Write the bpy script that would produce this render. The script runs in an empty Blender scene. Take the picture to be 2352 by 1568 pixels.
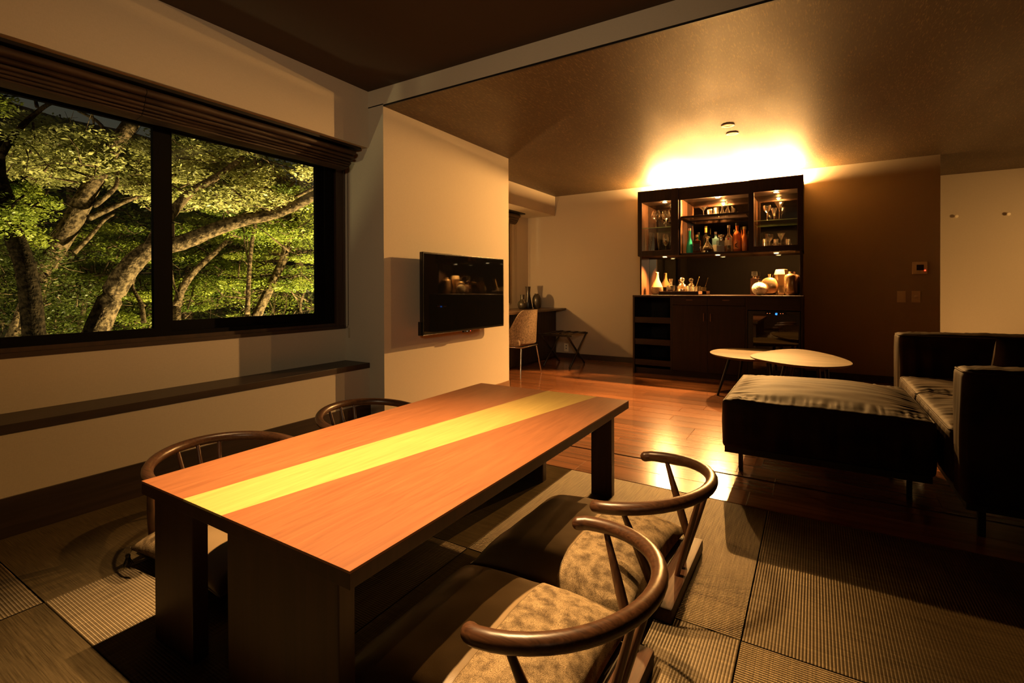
import bpy, bmesh, math, random
import numpy as np
from mathutils import Vector, Matrix, noise as mn

# ------------------------------------------------------------------ camera, world, lights, exposure
SC = bpy.context.scene
COL = SC.collection
F_PX, YAW, PITCH, ROLL, PPY, CAM_H = 1135.53, 0.548822, -0.00559934, -0.00320871, 667.03, 1.05
_c, _s = math.cos, math.sin
_r = np.array([_c(YAW), _s(YAW), 0.0])
FW = np.array([-_s(YAW) * _c(PITCH), _c(YAW) * _c(PITCH), _s(PITCH)])
_u = np.cross(_r, FW)
RT = _c(ROLL) * _r + _s(ROLL) * _u
UP = -_s(ROLL) * _r + _c(ROLL) * _u
CAM = np.array([0, 0, CAM_H])


def ray(px, py):
    return FW + (px - 1176) / F_PX * RT + (PPY - py) / F_PX * UP


def at(px, py, ax, val):
    """the point seen at pixel px,py that lies in the plane axis=val"""
    d = ray(px, py)
    return CAM + d * ((val - CAM[ax]) / d[ax])


def far(px, py, dist):
    return CAM + ray(px, py) * dist


cam_d = bpy.data.cameras.new('camera')
cam_d.sensor_width = 36
cam_d.lens = F_PX / 2352 * 36
cam_d.shift_y = -(784 - PPY) / 2352
cam_d.clip_start = 0.02
cam_d.clip_end = 200
cam = bpy.data.objects.new('camera', cam_d)
COL.objects.link(cam)
cam.matrix_world = Matrix(((RT[0], UP[0], -FW[0], 0), (RT[1], UP[1], -FW[1], 0), (RT[2], UP[2], -FW[2], CAM_H), (0, 0, 0, 1)))
SC.camera = cam
SC.view_settings.view_transform = 'Standard'
SC.view_settings.look = 'None'
SC.view_settings.gamma = 1
SC.view_settings.use_curve_mapping = False
SC.view_settings.exposure = 0.0
SC.cycles.max_bounces = 8
SC.cycles.diffuse_bounces = 3
SC.cycles.glossy_bounces = 4
SC.cycles.transparent_max_bounces = 24
SC.cycles.caustics_reflective = False
SC.cycles.caustics_refractive = False
SC.cycles.sample_clamp_indirect = 12.0

w = bpy.data.worlds.new('night')
SC.world = w
w.use_nodes = True
w.node_tree.nodes['Background'].inputs[0].default_value = (0.044, 0.042, 0.030, 1)
w.node_tree.nodes['Background'].inputs[1].default_value = 1.0

WARM = (1.0, 0.50, 0.145)
SPOT = (1.0, 0.58, 0.23)


def light(name, typ, loc, power, col=WARM, to=None, size=0.05, size_y=None, angle=90, blend=0.3, spread=180):
    d = bpy.data.lights.new(name, typ)
    d.energy = power
    d.color = col
    if typ == 'AREA':
        d.size = size
        if size_y:
            d.shape = 'RECTANGLE'
            d.size_y = size_y
        d.spread = math.radians(spread)
    else:
        d.shadow_soft_size = size
    if typ == 'SPOT':
        d.spot_size = math.radians(angle)
        d.spot_blend = blend
    o = bpy.data.objects.new(name, d)
    COL.objects.link(o)
    o.location = loc
    if to is not None:
        o.rotation_euler = (Vector(to) - Vector(loc)).to_track_quat('-Z', 'Y').to_euler()
    return o


# strip lamp on top of the bar cabinet, behind its cornice
light('cabinet_top_strip_light', 'AREA', (-1.0, 6.64, 2.225), 820, WARM, to=(-1.0, 6.60, 3.0), size=1.72, size_y=0.05)
# pucks in the cabinet: upper row then niche row
PUCK_X = (-1.60, -0.98, -0.365)
PUCK_Y = 6.30
light('upper_puck_light', 'SPOT', (PUCK_X[1], PUCK_Y - 0.02, 2.084), 700, WARM, to=(-2.1, 3.0, 1.2), size=0.010, angle=130, blend=0.5)
light('upper_puck_light', 'SPOT', (PUCK_X[2], PUCK_Y - 0.02, 2.098), 120, WARM, to=(-1.6, 3.0, 0.9), size=0.015, angle=130, blend=0.5)
light('upper_puck_light', 'POINT', (PUCK_X[1], PUCK_Y - 0.02, 2.095), 60, WARM, size=0.012)
light('upper_puck_light', 'POINT', (PUCK_X[0], PUCK_Y, 2.104), 30.0, WARM, size=0.012)
light('upper_puck_light', 'POINT', (PUCK_X[2], PUCK_Y, 2.104), 34.0, WARM, size=0.012)
for _x in PUCK_X:
    light('niche_puck_light', 'SPOT', (_x, PUCK_Y, 1.428), 420, WARM, to=(_x, PUCK_Y - 0.5, 0), size=0.025, angle=131, blend=0.6)
# the two downlights over the low table (raised ceiling)
for _y in (1.22, 1.47):
    light('table_downlight_beam', 'SPOT', (-1.54, _y, 2.55), 420, SPOT, to=(-1.16, _y - 0.22, 0), size=0.022, angle=65, blend=1.0)
# lamp standing on the desk behind the television wall
light('desk_lamp_light', 'POINT', (-3.62, 5.15, 1.04), 34.0, WARM, size=0.025)
# lamp in the hallway beyond the bar wall
light('hall_lamp_light', 'POINT', (1.62, 7.25, 0.42), 8.0, WARM, size=0.09)
light('hall_wall_fill_spot', 'SPOT', (3.1, 6.2, 1.5), 125, WARM, to=(1.7, 8.0, 1.45), size=0.15, angle=75, blend=0.6)  # added fill spot that evens out the hallway wall
# fill spot added behind the viewer to lift the pier and beam
light('rear_fill_spot', 'SPOT', (0.9, -1.9, 1.9), 230, (1.0, 0.73, 0.41), to=(-2.3, 2.7, 2.0), size=0.25, angle=58, blend=1.0)
# garden floodlights below the window
light('garden_floodlight', 'SPOT', (-4.6, 5.2, -1.6), 6000, (1.0, 0.76, 0.33), to=(-8.5, 4.2, 2.2), size=0.15, angle=125, blend=0.7)
light('garden_floodlight', 'SPOT', (-5.6, -2.6, -2.0), 1300, (1.0, 0.78, 0.36), to=(-8.5, 1.8, 2.4), size=0.15, angle=125, blend=0.7)

# ------------------------------------------------------------------ materials
MATS = {}


def nodes_of(name):
    m = bpy.data.materials.new(name)
    m.use_nodes = True
    nt = m.node_tree
    return m, nt, nt.nodes, nt.links, nt.nodes['Principled BSDF']


def setp(b, **k):
    names = dict(col='Base Color', rough='Roughness', metal='Metallic', spec='Specular IOR Level', coat='Coat Weight', coatr='Coat Roughness',
                 aniso='Anisotropic', anrot='Anisotropic Rotation', sheen='Sheen Weight', emi='Emission Color', emis='Emission Strength', trans='Transmission Weight', ior='IOR')
    for a, v in k.items():
        b.inputs[names[a]].default_value = (*v, 1) if isinstance(v, tuple) else v


def plain(name, col, rough=0.5, **k):
    if name in MATS:
        return MATS[name]
    m, nt, N, L, b = nodes_of(name)
    setp(b, col=col, rough=rough, **k)
    MATS[name] = m
    return m


def coords(N, L, scale=(1, 1, 1), rnd=True, rot=(0, 0, 0), kind='Object'):
    tc = N.new('ShaderNodeTexCoord')
    mp = N.new('ShaderNodeMapping')
    mp.inputs['Scale'].default_value = scale
    mp.inputs['Rotation'].default_value = rot
    L.new(tc.outputs[kind], mp.inputs['Vector'])
    if rnd:
        oi = N.new('ShaderNodeObjectInfo')
        mu = N.new('ShaderNodeMath')
        mu.operation = 'MULTIPLY'
        mu.inputs[1].default_value = 37.0
        L.new(oi.outputs['Random'], mu.inputs[0])
        L.new(mu.outputs[0], mp.inputs['Location'])
    return mp.outputs['Vector']


def noise_ramp(N, L, vec, scale, detail, c1, c2, p1=0.35, p2=0.65, dist=0.0):
    n = N.new('ShaderNodeTexNoise')
    n.inputs['Scale'].default_value = scale
    n.inputs['Detail'].default_value = detail
    n.inputs['Distortion'].default_value = dist
    L.new(vec, n.inputs['Vector'])
    r = N.new('ShaderNodeValToRGB')
    r.color_ramp.elements[0].position = p1
    r.color_ramp.elements[1].position = p2
    r.color_ramp.elements[0].color = (*c1, 1)
    r.color_ramp.elements[1].color = (*c2, 1)
    L.new(n.outputs['Fac'], r.inputs['Fac'])
    return n, r


def add_bump(N, L, b, height, strength, dist=0.001, chain=None):
    bp = N.new('ShaderNodeBump')
    bp.inputs['Strength'].default_value = strength
    bp.inputs['Distance'].default_value = dist
    L.new(height, bp.inputs['Height'])
    if chain:
        L.new(chain.outputs['Normal'], bp.inputs['Normal'])
    L.new(bp.outputs['Normal'], b.inputs['Normal'])
    return bp


def wood(name, c1, c2, axis=0, rough=0.35, spec=0.5, grain=1.0, bump=0.15, coat=0.0, tint=False):
    if name in MATS:
        return MATS[name]
    m, nt, N, L, b = nodes_of(name)
    sc = [26 * grain] * 3
    sc[axis] = 1.6 * grain
    v = coords(N, L, tuple(sc))
    n, r = noise_ramp(N, L, v, 1.0, 6, c1, c2, 0.3, 0.72, 1.2)
    col = r.outputs['Color']
    if tint:
        oi = N.new('ShaderNodeObjectInfo')
        mr = N.new('ShaderNodeMapRange')
        mr.inputs['To Min'].default_value = 0.78
        mr.inputs['To Max'].default_value = 1.18
        L.new(oi.outputs['Random'], mr.inputs['Value'])
        mx = N.new('ShaderNodeMix')
        mx.data_type = 'RGBA'
        mx.blend_type = 'MULTIPLY'
        mx.inputs[0].default_value = 1
        L.new(col, mx.inputs[6])
        L.new(mr.outputs['Result'], mx.inputs[7])
        col = mx.outputs[2]
    L.new(col, b.inputs['Base Color'])
    setp(b, rough=rough, spec=spec, coat=coat, coatr=0.12)
    add_bump(N, L, b, n.outputs['Fac'], bump, 0.001)
    MATS[name] = m
    return m


def linen(name, col, amt=0.1):
    if name in MATS:
        return MATS[name]
    m, nt, N, L, b = nodes_of(name)
    v1 = coords(N, L, (60, 60, 420), False)
    v2 = coords(N, L, (420, 420, 60), False)
    d = tuple(x * (1 - amt) for x in col)
    n1, r1 = noise_ramp(N, L, v1, 1, 3, d, col, 0.3, 0.7)
    n2, r2 = noise_ramp(N, L, v2, 1, 3, d, col, 0.3, 0.7)
    mx = N.new('ShaderNodeMix')
    mx.data_type = 'RGBA'
    mx.inputs[0].default_value = 0.5
    L.new(r1.outputs['Color'], mx.inputs[6])
    L.new(r2.outputs['Color'], mx.inputs[7])
    L.new(mx.outputs[2], b.inputs['Base Color'])
    ad = N.new('ShaderNodeMath')
    L.new(n1.outputs['Fac'], ad.inputs[0])
    L.new(n2.outputs['Fac'], ad.inputs[1])
    setp(b, rough=0.85, spec=0.2)
    add_bump(N, L, b, ad.outputs[0], 0.25, 0.0006)
    MATS[name] = m
    return m


def thin_glass(name, tint=(1, 1, 1), gloss=(1, 1, 1), base=0.06, rough=0.02, edge=0.5):
    """thin-walled glass: clear (or tinted) straight on, reflective towards the rim"""
    if name in MATS:
        return MATS[name]
    m, nt, N, L, b = nodes_of(name)
    N.remove(b)
    t = N.new('ShaderNodeBsdfTransparent')
    t.inputs[0].default_value = (*tint, 1)
    g = N.new('ShaderNodeBsdfGlossy')
    g.inputs[0].default_value = (*gloss, 1)
    g.inputs['Roughness'].default_value = rough
    fr = N.new('ShaderNodeLayerWeight')
    fr.inputs['Blend'].default_value = edge
    mr = N.new('ShaderNodeMapRange')
    mr.inputs['To Min'].default_value = base
    mr.inputs['To Max'].default_value = 0.85
    L.new(fr.outputs['Facing'], mr.inputs['Value'])
    mx = N.new('ShaderNodeMixShader')
    L.new(mr.outputs['Result'], mx.inputs[0])
    L.new(t.outputs[0], mx.inputs[1])
    L.new(g.outputs[0], mx.inputs[2])
    L.new(mx.outputs[0], N['Material Output'].inputs['Surface'])
    MATS[name] = m
    return m


def emitter(name, col, strength):
    m = plain(name, (0, 0, 0), 0.5, emi=col, emis=strength)
    return m


def mat_tatami():
    m, nt, N, L, b = nodes_of('tatami_reed')
    # local x runs along the ridges, local y across them; the reeds themselves lie across the ridges
    v = coords(N, L, (420, 9, 1))
    n, r = noise_ramp(N, L, v, 1, 4, (0.085, 0.061, 0.030), (0.215, 0.160, 0.082), 0.3, 0.7)
    v2 = coords(N, L, (3, 3, 1))
    n2, r2 = noise_ramp(N, L, v2, 1, 3, (0.72, 0.72, 0.72), (1.0, 1.0, 1.0), 0.3, 0.7)
    mx = N.new('ShaderNodeMix')
    mx.data_type = 'RGBA'
    mx.blend_type = 'MULTIPLY'
    mx.inputs[0].default_value = 1
    L.new(r.outputs['Color'], mx.inputs[6])
    L.new(r2.outputs['Color'], mx.inputs[7])
    L.new(mx.outputs[2], b.inputs['Base Color'])
    tg = N.new('ShaderNodeTangent')
    tg.direction_type = 'UV_MAP'
    L.new(tg.outputs[0], b.inputs['Tangent'])
    setp(b, rough=0.52, metal=0.42, aniso=1.0, anrot=0.0)
    add_bump(N, L, b, n.outputs['Fac'], 0.5, 0.0006)
    return m


def mat_ceiling():
    m, nt, N, L, b = nodes_of('ceiling_paper')
    v = coords(N, L, (190, 26, 1), False)
    n, r = noise_ramp(N, L, v, 1, 2, (0.085, 0.055, 0.026), (0.24, 0.16, 0.07), 0.55, 0.72)
    L.new(r.outputs['Color'], b.inputs['Base Color'])
    v2 = coords(N, L, (2.2, 0.7, 1), False)
    n2, r2 = noise_ramp(N, L, v2, 1, 3, (0.46, 0.46, 0.46), (0.56, 0.56, 0.56))
    L.new(r2.outputs['Color'], b.inputs['Roughness'])
    setp(b, spec=0.6, metal=0.3)
    add_bump(N, L, b, n.outputs['Fac'], 0.5, 0.0012)
    return m


def mat_tweed():
    m, nt, N, L, b = nodes_of('tweed')
    v = coords(N, L, (1, 1, 1))
    n, r = noise_ramp(N, L, v, 30, 8, (0.17, 0.12, 0.068), (0.48, 0.355, 0.20), 0.34, 0.60)
    vd = coords(N, L, (520, 1050, 700), True, (0, 0, 0.5))
    wv = N.new('ShaderNodeTexNoise')
    wv.inputs['Scale'].default_value = 1.0
    wv.inputs['Detail'].default_value = 1
    L.new(vd, wv.inputs['Vector'])
    rp = N.new('ShaderNodeValToRGB')
    rp.color_ramp.elements[0].position = 0.38
    rp.color_ramp.elements[0].color = (0.22, 0.2, 0.17, 1)
    rp.color_ramp.elements[1].position = 0.60
    rp.color_ramp.elements[1].color = (1, 1, 1, 1)
    L.new(wv.outputs['Fac'], rp.inputs['Fac'])
    mx = N.new('ShaderNodeMix')
    mx.data_type = 'RGBA'
    mx.blend_type = 'MULTIPLY'
    mx.inputs[0].default_value = 0.9
    L.new(r.outputs['Color'], mx.inputs[6])
    L.new(rp.outputs['Color'], mx.inputs[7])
    L.new(mx.outputs[2], b.inputs['Base Color'])
    setp(b, rough=0.9, spec=0.15)
    inv = N.new('ShaderNodeMath')
    inv.operation = 'MULTIPLY'
    inv.inputs[1].default_value = 1
    L.new(wv.outputs['Fac'], inv.inputs[0])
    add_bump(N, L, b, inv.outputs[0], 0.8, 0.0015)
    return m


def mat_leather(name, c1, c2, rough=0.42, scale=90):
    m, nt, N, L, b = nodes_of(name)
    v = coords(N, L)
    n, r = noise_ramp(N, L, v, 3, 4, c1, c2)
    L.new(r.outputs['Color'], b.inputs['Base Color'])
    vo = N.new('ShaderNodeTexVoronoi')
    vo.inputs['Scale'].default_value = scale * 4
    L.new(v, vo.inputs['Vector'])
    setp(b, rough=rough, spec=0.5)
    add_bump(N, L, b, vo.outputs['Distance'], 0.12, 0.0008)
    return m


def mat_nubuck():
    m, nt, N, L, b = nodes_of('nubuck')
    v = coords(N, L)
    n, r = noise_ramp(N, L, v, 7, 5, (0.018, 0.0102, 0.0034), (0.048, 0.028, 0.0095), 0.3, 0.7)
    L.new(r.outputs['Color'], b.inputs['Base Color'])
    n2 = N.new('ShaderNodeTexNoise')
    n2.inputs['Scale'].default_value = 300
    L.new(v, n2.inputs['Vector'])
    setp(b, rough=0.7, spec=0.15)
    add_bump(N, L, b, n2.outputs['Fac'], 0.2, 0.0008)
    return m


def mat_bark(name='bark', k=1.0):
    m, nt, N, L, b = nodes_of(name)
    v = coords(N, L, (1, 1, 1), False)
    n, r = noise_ramp(N, L, v, 22, 6, tuple(k * q for q in (0.025, 0.017, 0.010)), tuple(k * q for q in (0.15, 0.105, 0.06)), 0.38, 0.62)
    L.new(r.outputs['Color'], b.inputs['Base Color'])
    n2 = N.new('ShaderNodeTexNoise')
    n2.inputs['Scale'].default_value = 40
    L.new(v, n2.inputs['Vector'])
    setp(b, rough=0.95, spec=0.05)
    add_bump(N, L, b, n2.outputs['Fac'], 0.8, 0.02)
    return m


def mat_leaf(name, c1, c2):
    m, nt, N, L, b = nodes_of(name)
    v = coords(N, L, (1, 1, 1), False)
    n, r = noise_ramp(N, L, v, 2.2, 3, c1, c2, 0.35, 0.65)
    L.new(r.outputs['Color'], b.inputs['Base Color'])
    setp(b, rough=0.45, spec=0.5)
    tr = N.new('ShaderNodeBsdfTranslucent')
    L.new(r.outputs['Color'], tr.inputs[0])
    mx = N.new('ShaderNodeMixShader')
    mx.inputs[0].default_value = 0.4
    L.new(b.outputs[0], mx.inputs[1])
    L.new(tr.outputs[0], mx.inputs[2])
    L.new(mx.outputs[0], N['Material Output'].inputs['Surface'])
    return m


def mat_chenille():
    m, nt, N, L, b = nodes_of('chenille')
    v = coords(N, L, (170, 170, 60))
    n, r = noise_ramp(N, L, v, 1, 6, (0.12, 0.083, 0.056), (0.36, 0.26, 0.17), 0.36, 0.64)
    L.new(r.outputs['Color'], b.inputs['Base Color'])
    setp(b, rough=0.85, spec=0.2)
    add_bump(N, L, b, n.outputs['Fac'], 0.4, 0.002)
    return m


WALL = linen('wall_linen', (0.50, 0.44, 0.35))
CEIL_DARK = linen('ceiling_dark_paper', (0.060, 0.048, 0.040))
CEIL = mat_ceiling()
DARKWOOD = wood('dark_stained_wood', (0.018, 0.010, 0.007), (0.038, 0.021, 0.014), 1, 0.42)
DARKWOOD_Z = wood('dark_stained_wood_upright', (0.020, 0.011, 0.008), (0.042, 0.023, 0.015), 2, 0.42)
CABWOOD_X = wood('cabinet_walnut', (0.010, 0.005, 0.0035), (0.024, 0.011, 0.007), 0, 0.38, 0.3)
CABWOOD_Z = wood('cabinet_walnut_upright', (0.010, 0.005, 0.0035), (0.024, 0.011, 0.007), 2, 0.38, 0.3)
CABLIGHT = wood('cabinet_side_veneer', (0.075, 0.031, 0.014), (0.14, 0.062, 0.030), 2, 0.4)
TABLEWOOD = wood('table_teak', (0.225, 0.083, 0.034), (0.315, 0.122, 0.051), 1, 0.36, 0.45, 2.4, 0.1)
TABLEDARK = wood('table_edge_wood', (0.026, 0.010, 0.006), (0.055, 0.021, 0.011), 2, 0.42)
INLAY = wood('table_inlay_wood', (0.44, 0.315, 0.095), (0.55, 0.41, 0.13), 1, 0.36, 0.45, 2.0, 0.06)
PLANKWOOD = wood('floor_plank_wood', (0.19, 0.070, 0.028), (0.38, 0.15, 0.060), 0, 0.22, 0.7, 0.5, 0.03, coat=0.5, tint=True)
CHAIRWOOD = wood('chair_oiled_walnut', (0.044, 0.0185, 0.009), (0.120, 0.052, 0.024), 0, 0.33, 0.6, 4.5, 0.12)
CHAIRWOOD_Z = wood('chair_oiled_walnut_upright', (0.050, 0.022, 0.011), (0.13, 0.056, 0.027), 2, 0.33, 0.6, 1.6, 0.12)
CHAIRWOOD_Y = wood('chair_oiled_walnut_base', (0.036, 0.0145, 0.007), (0.085, 0.036, 0.017), 1, 0.55, 0.3, 3.0, 0.12)
TATAMI = mat_tatami()
TWEED = mat_tweed()
LEATHER = mat_leather('cushion_leather', (0.16, 0.11, 0.055), (0.24, 0.165, 0.085), 0.40)
TASSEL = mat_leather('tassel_leather', (0.02, 0.017, 0.014), (0.04, 0.033, 0.026), 0.4)
NUBUCK = mat_nubuck()
BLACK = plain('black_satin', (0.008, 0.007, 0.006), 0.4)
BLACKGLOSS = plain('black_gloss', (0.004, 0.004, 0.004), 0.03, spec=0.5)
BLACKALU = plain('black_aluminium', (0.003, 0.0026, 0.0026), 0.75, spec=0.06)
BLIND = mat_leather('blind_fabric', (0.020, 0.0095, 0.005), (0.040, 0.020, 0.010), 0.55, 60)
CHROME = plain('brushed_chrome', (0.55, 0.52, 0.48), 0.25, metal=1.0)
IVORY = plain('ivory_plastic', (0.85, 0.78, 0.62), 0.35)
SMOKE = plain('smoked_mirror', (0.22, 0.19, 0.15), 0.03, metal=1.0)
CERAMIC_DARK = plain('dark_ceramic', (0.035, 0.028, 0.020), 0.28, spec=0.5)
PANE = thin_glass('window_glass', (0.96, 0.98, 0.96), (1, 1, 1), 0.025, 0.0, 0.25)
CABPANE = thin_glass('cabinet_glass', (0.96, 0.96, 0.93), (1, 1, 1), 0.03, 0.0, 0.25)
GLASS = thin_glass('drinking_glass', (0.97, 0.97, 0.95), (1, 0.97, 0.9), 0.22, 0.09, 0.5)
GREENGLASS = plain('glass_shelf_edge', (0.55, 0.90, 0.45), 0.3, spec=0.8)
PUCK = emitter('puck_glow', (1.0, 0.70, 0.32), 38)
BARK = mat_bark()
BARK_SHADED = mat_bark('shaded_bark', 0.18)  # shade put into the colour: darker bark for the unlit left tree
CHENILLE = mat_chenille()


# ------------------------------------------------------------------ mesh helpers
class MB:
    def __init__(s):
        s.v, s.f = [], []

    def add(s, vs, fs):
        b = len(s.v)
        s.v += [tuple(p) for p in vs]
        s.f += [tuple(b + i for i in q) for q in fs]
        return s

    def box(s, x0, x1, y0, y1, z0, z1):
        vs = [(x, y, z) for z in (z0, z1) for y in (y0, y1) for x in (x0, x1)]
        return s.add(vs, [(0, 2, 3, 1), (4, 5, 7, 6), (0, 1, 5, 4), (2, 6, 7, 3), (0, 4, 6, 2), (1, 3, 7, 5)])

    def bbox(s, x0, x1, y0, y1, z0, z1, b=0.002):
        """box with chamfered edges"""
        bm = bmesh.new()
        bmesh.ops.create_cube(bm, size=1)
        for q in bm.verts:
            q.co = Vector(((x0 + x1) / 2 + q.co.x * (x1 - x0), (y0 + y1) / 2 + q.co.y * (y1 - y0), (z0 + z1) / 2 + q.co.z * (z1 - z0)))
        bmesh.ops.bevel(bm, geom=bm.edges[:], offset=b, segments=2, affect='EDGES', profile=0.6)
        bm.verts.index_update()
        s.add([q.co for q in bm.verts], [[q.index for q in f.verts] for f in bm.faces])
        bm.free()
        return s

    def lathe(s, prof, cx=0, cy=0, z0=0, n=24, sx=1, sy=1, cap=True):
        vs = []
        for r, z in prof:
            for k in range(n):
                a = 2 * math.pi * k / n
                vs.append((cx + r * sx * math.cos(a), cy + r * sy * math.sin(a), z0 + z))
        fs = []
        for i in range(len(prof) - 1):
            for k in range(n):
                a, b2 = i * n + k, i * n + (k + 1) % n
                fs.append((a, b2, b2 + n, a + n))
        if cap:
            if prof[0][0] > 1e-5:
                fs.append(tuple(range(n - 1, -1, -1)))
            if prof[-1][0] > 1e-5:
                o = (len(prof) - 1) * n
                fs.append(tuple(range(o, o + n)))
        return s.add(vs, fs)

    def tube(s, pts, rad, n=12, closed=False, flat=1.0, round_ends=False):
        pts = [Vector(p) for p in pts]
        m = len(pts)
        rads = list(rad) if hasattr(rad, '__len__') else [rad] * m
        if round_ends:
            a, b = pts[0], pts[-1]
            da, db = (pts[0] - pts[1]).normalized(), (pts[-1] - pts[-2]).normalized()
            ra, rb = rads[0], rads[-1]
            pre = [(a + da * ra * 0.95, ra * 0.25), (a + da * ra * 0.7, ra * 0.68), (a + da * ra * 0.35, ra * 0.92)]
            post = [(b + db * rb * 0.35, rb * 0.92), (b + db * rb * 0.7, rb * 0.68), (b + db * rb * 0.95, rb * 0.25)]
            pts = [p for p, _ in pre] + pts + [p for p, _ in post]
            rads = [q for _, q in pre] + rads + [q for _, q in post]
            m = len(pts)
        vs, prev = [], None
        for i in range(m):
            if closed:
                t = (pts[(i + 1) % m] - pts[i - 1]).normalized()
            else:
                t = (pts[min(i + 1, m - 1)] - pts[max(i - 1, 0)]).normalized()
            up = Vector((0, 0, 1)) if abs(t.z) < 0.93 else (prev if prev is not None else Vector((1, 0, 0)))
            sd = t.cross(up).normalized()
            up2 = sd.cross(t).normalized()
            if abs(t.z) >= 0.93:
                prev = up
            for k in range(n):
                a = 2 * math.pi * k / n
                vs.append(pts[i] + sd * math.cos(a) * rads[i] + up2 * math.sin(a) * rads[i] * flat)
        fs = []
        for i in range(m if closed else m - 1):
            j = (i + 1) % m
            for k in range(n):
                fs.append((i * n + k, i * n + (k + 1) % n, j * n + (k + 1) % n, j * n + k))
        if not closed:
            fs.append(tuple(range(n - 1, -1, -1)))
            fs.append(tuple(range((m - 1) * n, m * n)))
        return s.add(vs, fs)

    def prism(s, outline, z0, z1):
        n = len(outline)
        vs = [(x, y, z0) for x, y in outline] + [(x, y, z1) for x, y in outline]
        fs = [tuple(range(n - 1, -1, -1)), tuple(range(n, 2 * n))]
        fs += [(k, (k + 1) % n, n + (k + 1) % n, n + k) for k in range(n)]
        return s.add(vs, fs)

    def extrude_y(s, prof, y0, y1, closed=True):
        """profile of (x, z) carried along y"""
        n = len(prof)
        vs = [(x, y0, z) for x, z in prof] + [(x, y1, z) for x, z in prof]
        fs = [(k, (k + 1) % n, n + (k + 1) % n, n + k) for k in range(n if closed else n - 1)]
        if closed:
            fs += [tuple(range(n - 1, -1, -1)), tuple(range(n, 2 * n))]
        return s.add(vs, fs)

    def grid(s, fn, nu, nv):
        vs = [fn(i / nu, j / nv) for j in range(nv + 1) for i in range(nu + 1)]
        fs = [(j * (nu + 1) + i, j * (nu + 1) + i + 1, (j + 1) * (nu + 1) + i + 1, (j + 1) * (nu + 1) + i) for j in range(nv) for i in range(nu)]
        return s.add(vs, fs)


def obj(name, mb, m, parent=None, smooth=False, world=True, angle=None):
    """mesh object; with world=True vertices are world coordinates and are moved into the parent's frame (parents are not rotated then)"""
    me = bpy.data.meshes.new(name)
    vs = mb.v
    if parent is not None and world:
        o = parent.matrix_world.translation if parent.parent is None else parent.location + parent.parent.location
        o = Vector(ORG.get(parent.name, (0, 0, 0)))
        vs = [(a - o.x, b - o.y, c - o.z) for a, b, c in vs]
    me.from_pydata(vs, [], mb.f)
    me.update()
    if smooth:
        if angle:
            me.shade_smooth()
            me.set_sharp_from_angle(angle=math.radians(angle))
        else:
            me.shade_smooth()
    me.materials.append(m)
    ob = bpy.data.objects.new(name, me)
    COL.objects.link(ob)
    if parent is not None:
        ob.parent = parent
        ORG[ob.name] = ORG.get(parent.name, (0, 0, 0)) if world else (0, 0, 0)
    return ob


ORG = {}


def tag(o, label=None, cat=None, group=None, kind=None):
    if label: o['label'] = label
    if cat: o['category'] = cat
    if group: o['group'] = group
    if kind: o['kind'] = kind
    return o


def thing(name, label, cat, loc=(0, 0, 0), rotz=0, group=None):
    o = bpy.data.objects.new(name, None)
    COL.objects.link(o)
    o.location = loc
    o.rotation_euler = (0, 0, rotz)
    o.empty_display_size = 0.1
    ORG[o.name] = tuple(loc)
    return tag(o, label, cat, group)


def single(name, mb, m, label, cat, group=None, smooth=False, angle=None, org=None):
    """a thing that is one mesh, its origin at the base"""
    a = np.array(mb.v)
    if org is None:
        org = ((a[:, 0].min() + a[:, 0].max()) / 2, (a[:, 1].min() + a[:, 1].max()) / 2, a[:, 2].min())
    mb.v = [(x - org[0], y - org[1], z - org[2]) for x, y, z in mb.v]
    o = obj(name, mb, m, None, smooth, angle=angle)
    o.location = org
    ORG[o.name] = tuple(org)
    return tag(o, label, cat, group)


def struct(name, mb, m, smooth=False):
    o = obj(name, mb, m, None, smooth)
    tag(o, kind='structure')
    ORG[o.name] = (0, 0, 0)
    return o


def copy_thing(src, loc, rotz, label=None, group=None):
    r = src.copy()
    COL.objects.link(r)
    r.location = loc
    r.rotation_euler = (0, 0, rotz)
    if label: r['label'] = label
    if group: r['group'] = group
    for ch in src.children:
        c = ch.copy()
        COL.objects.link(c)
        c.parent = r
        for g in ch.children:
            d = g.copy()
            COL.objects.link(d)
            d.parent = c
    return r


# ------------------------------------------------------------------ the room
YP = 2.688      # near face of the television pier and of the beam
XT = -2.78      # television wall
ZL, ZR = 2.425, 2.566   # lounge ceiling, raised ceiling
YB = 6.733      # bar wall
XR = 3.6        # right wall
YN = -2.2       # wall behind the viewer

fl = struct('floor', MB().box(-4.2, XR, YN, 8.3, -0.10, -0.032), plain('subfloor', (0.01, 0.007, 0.005), 0.8))
# wooden planks: two rows before the door track, a narrow threshold, then even rows
rows = [(2.612, 2.795), (2.797, 2.985), (3.004, 3.056)]
y = 3.058
while y < YB:
    rows.append((y, min(y + 0.1545, YB + 0.1)))
    y += 0.156
rng = random.Random(5)
plank_mesh = {}


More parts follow.
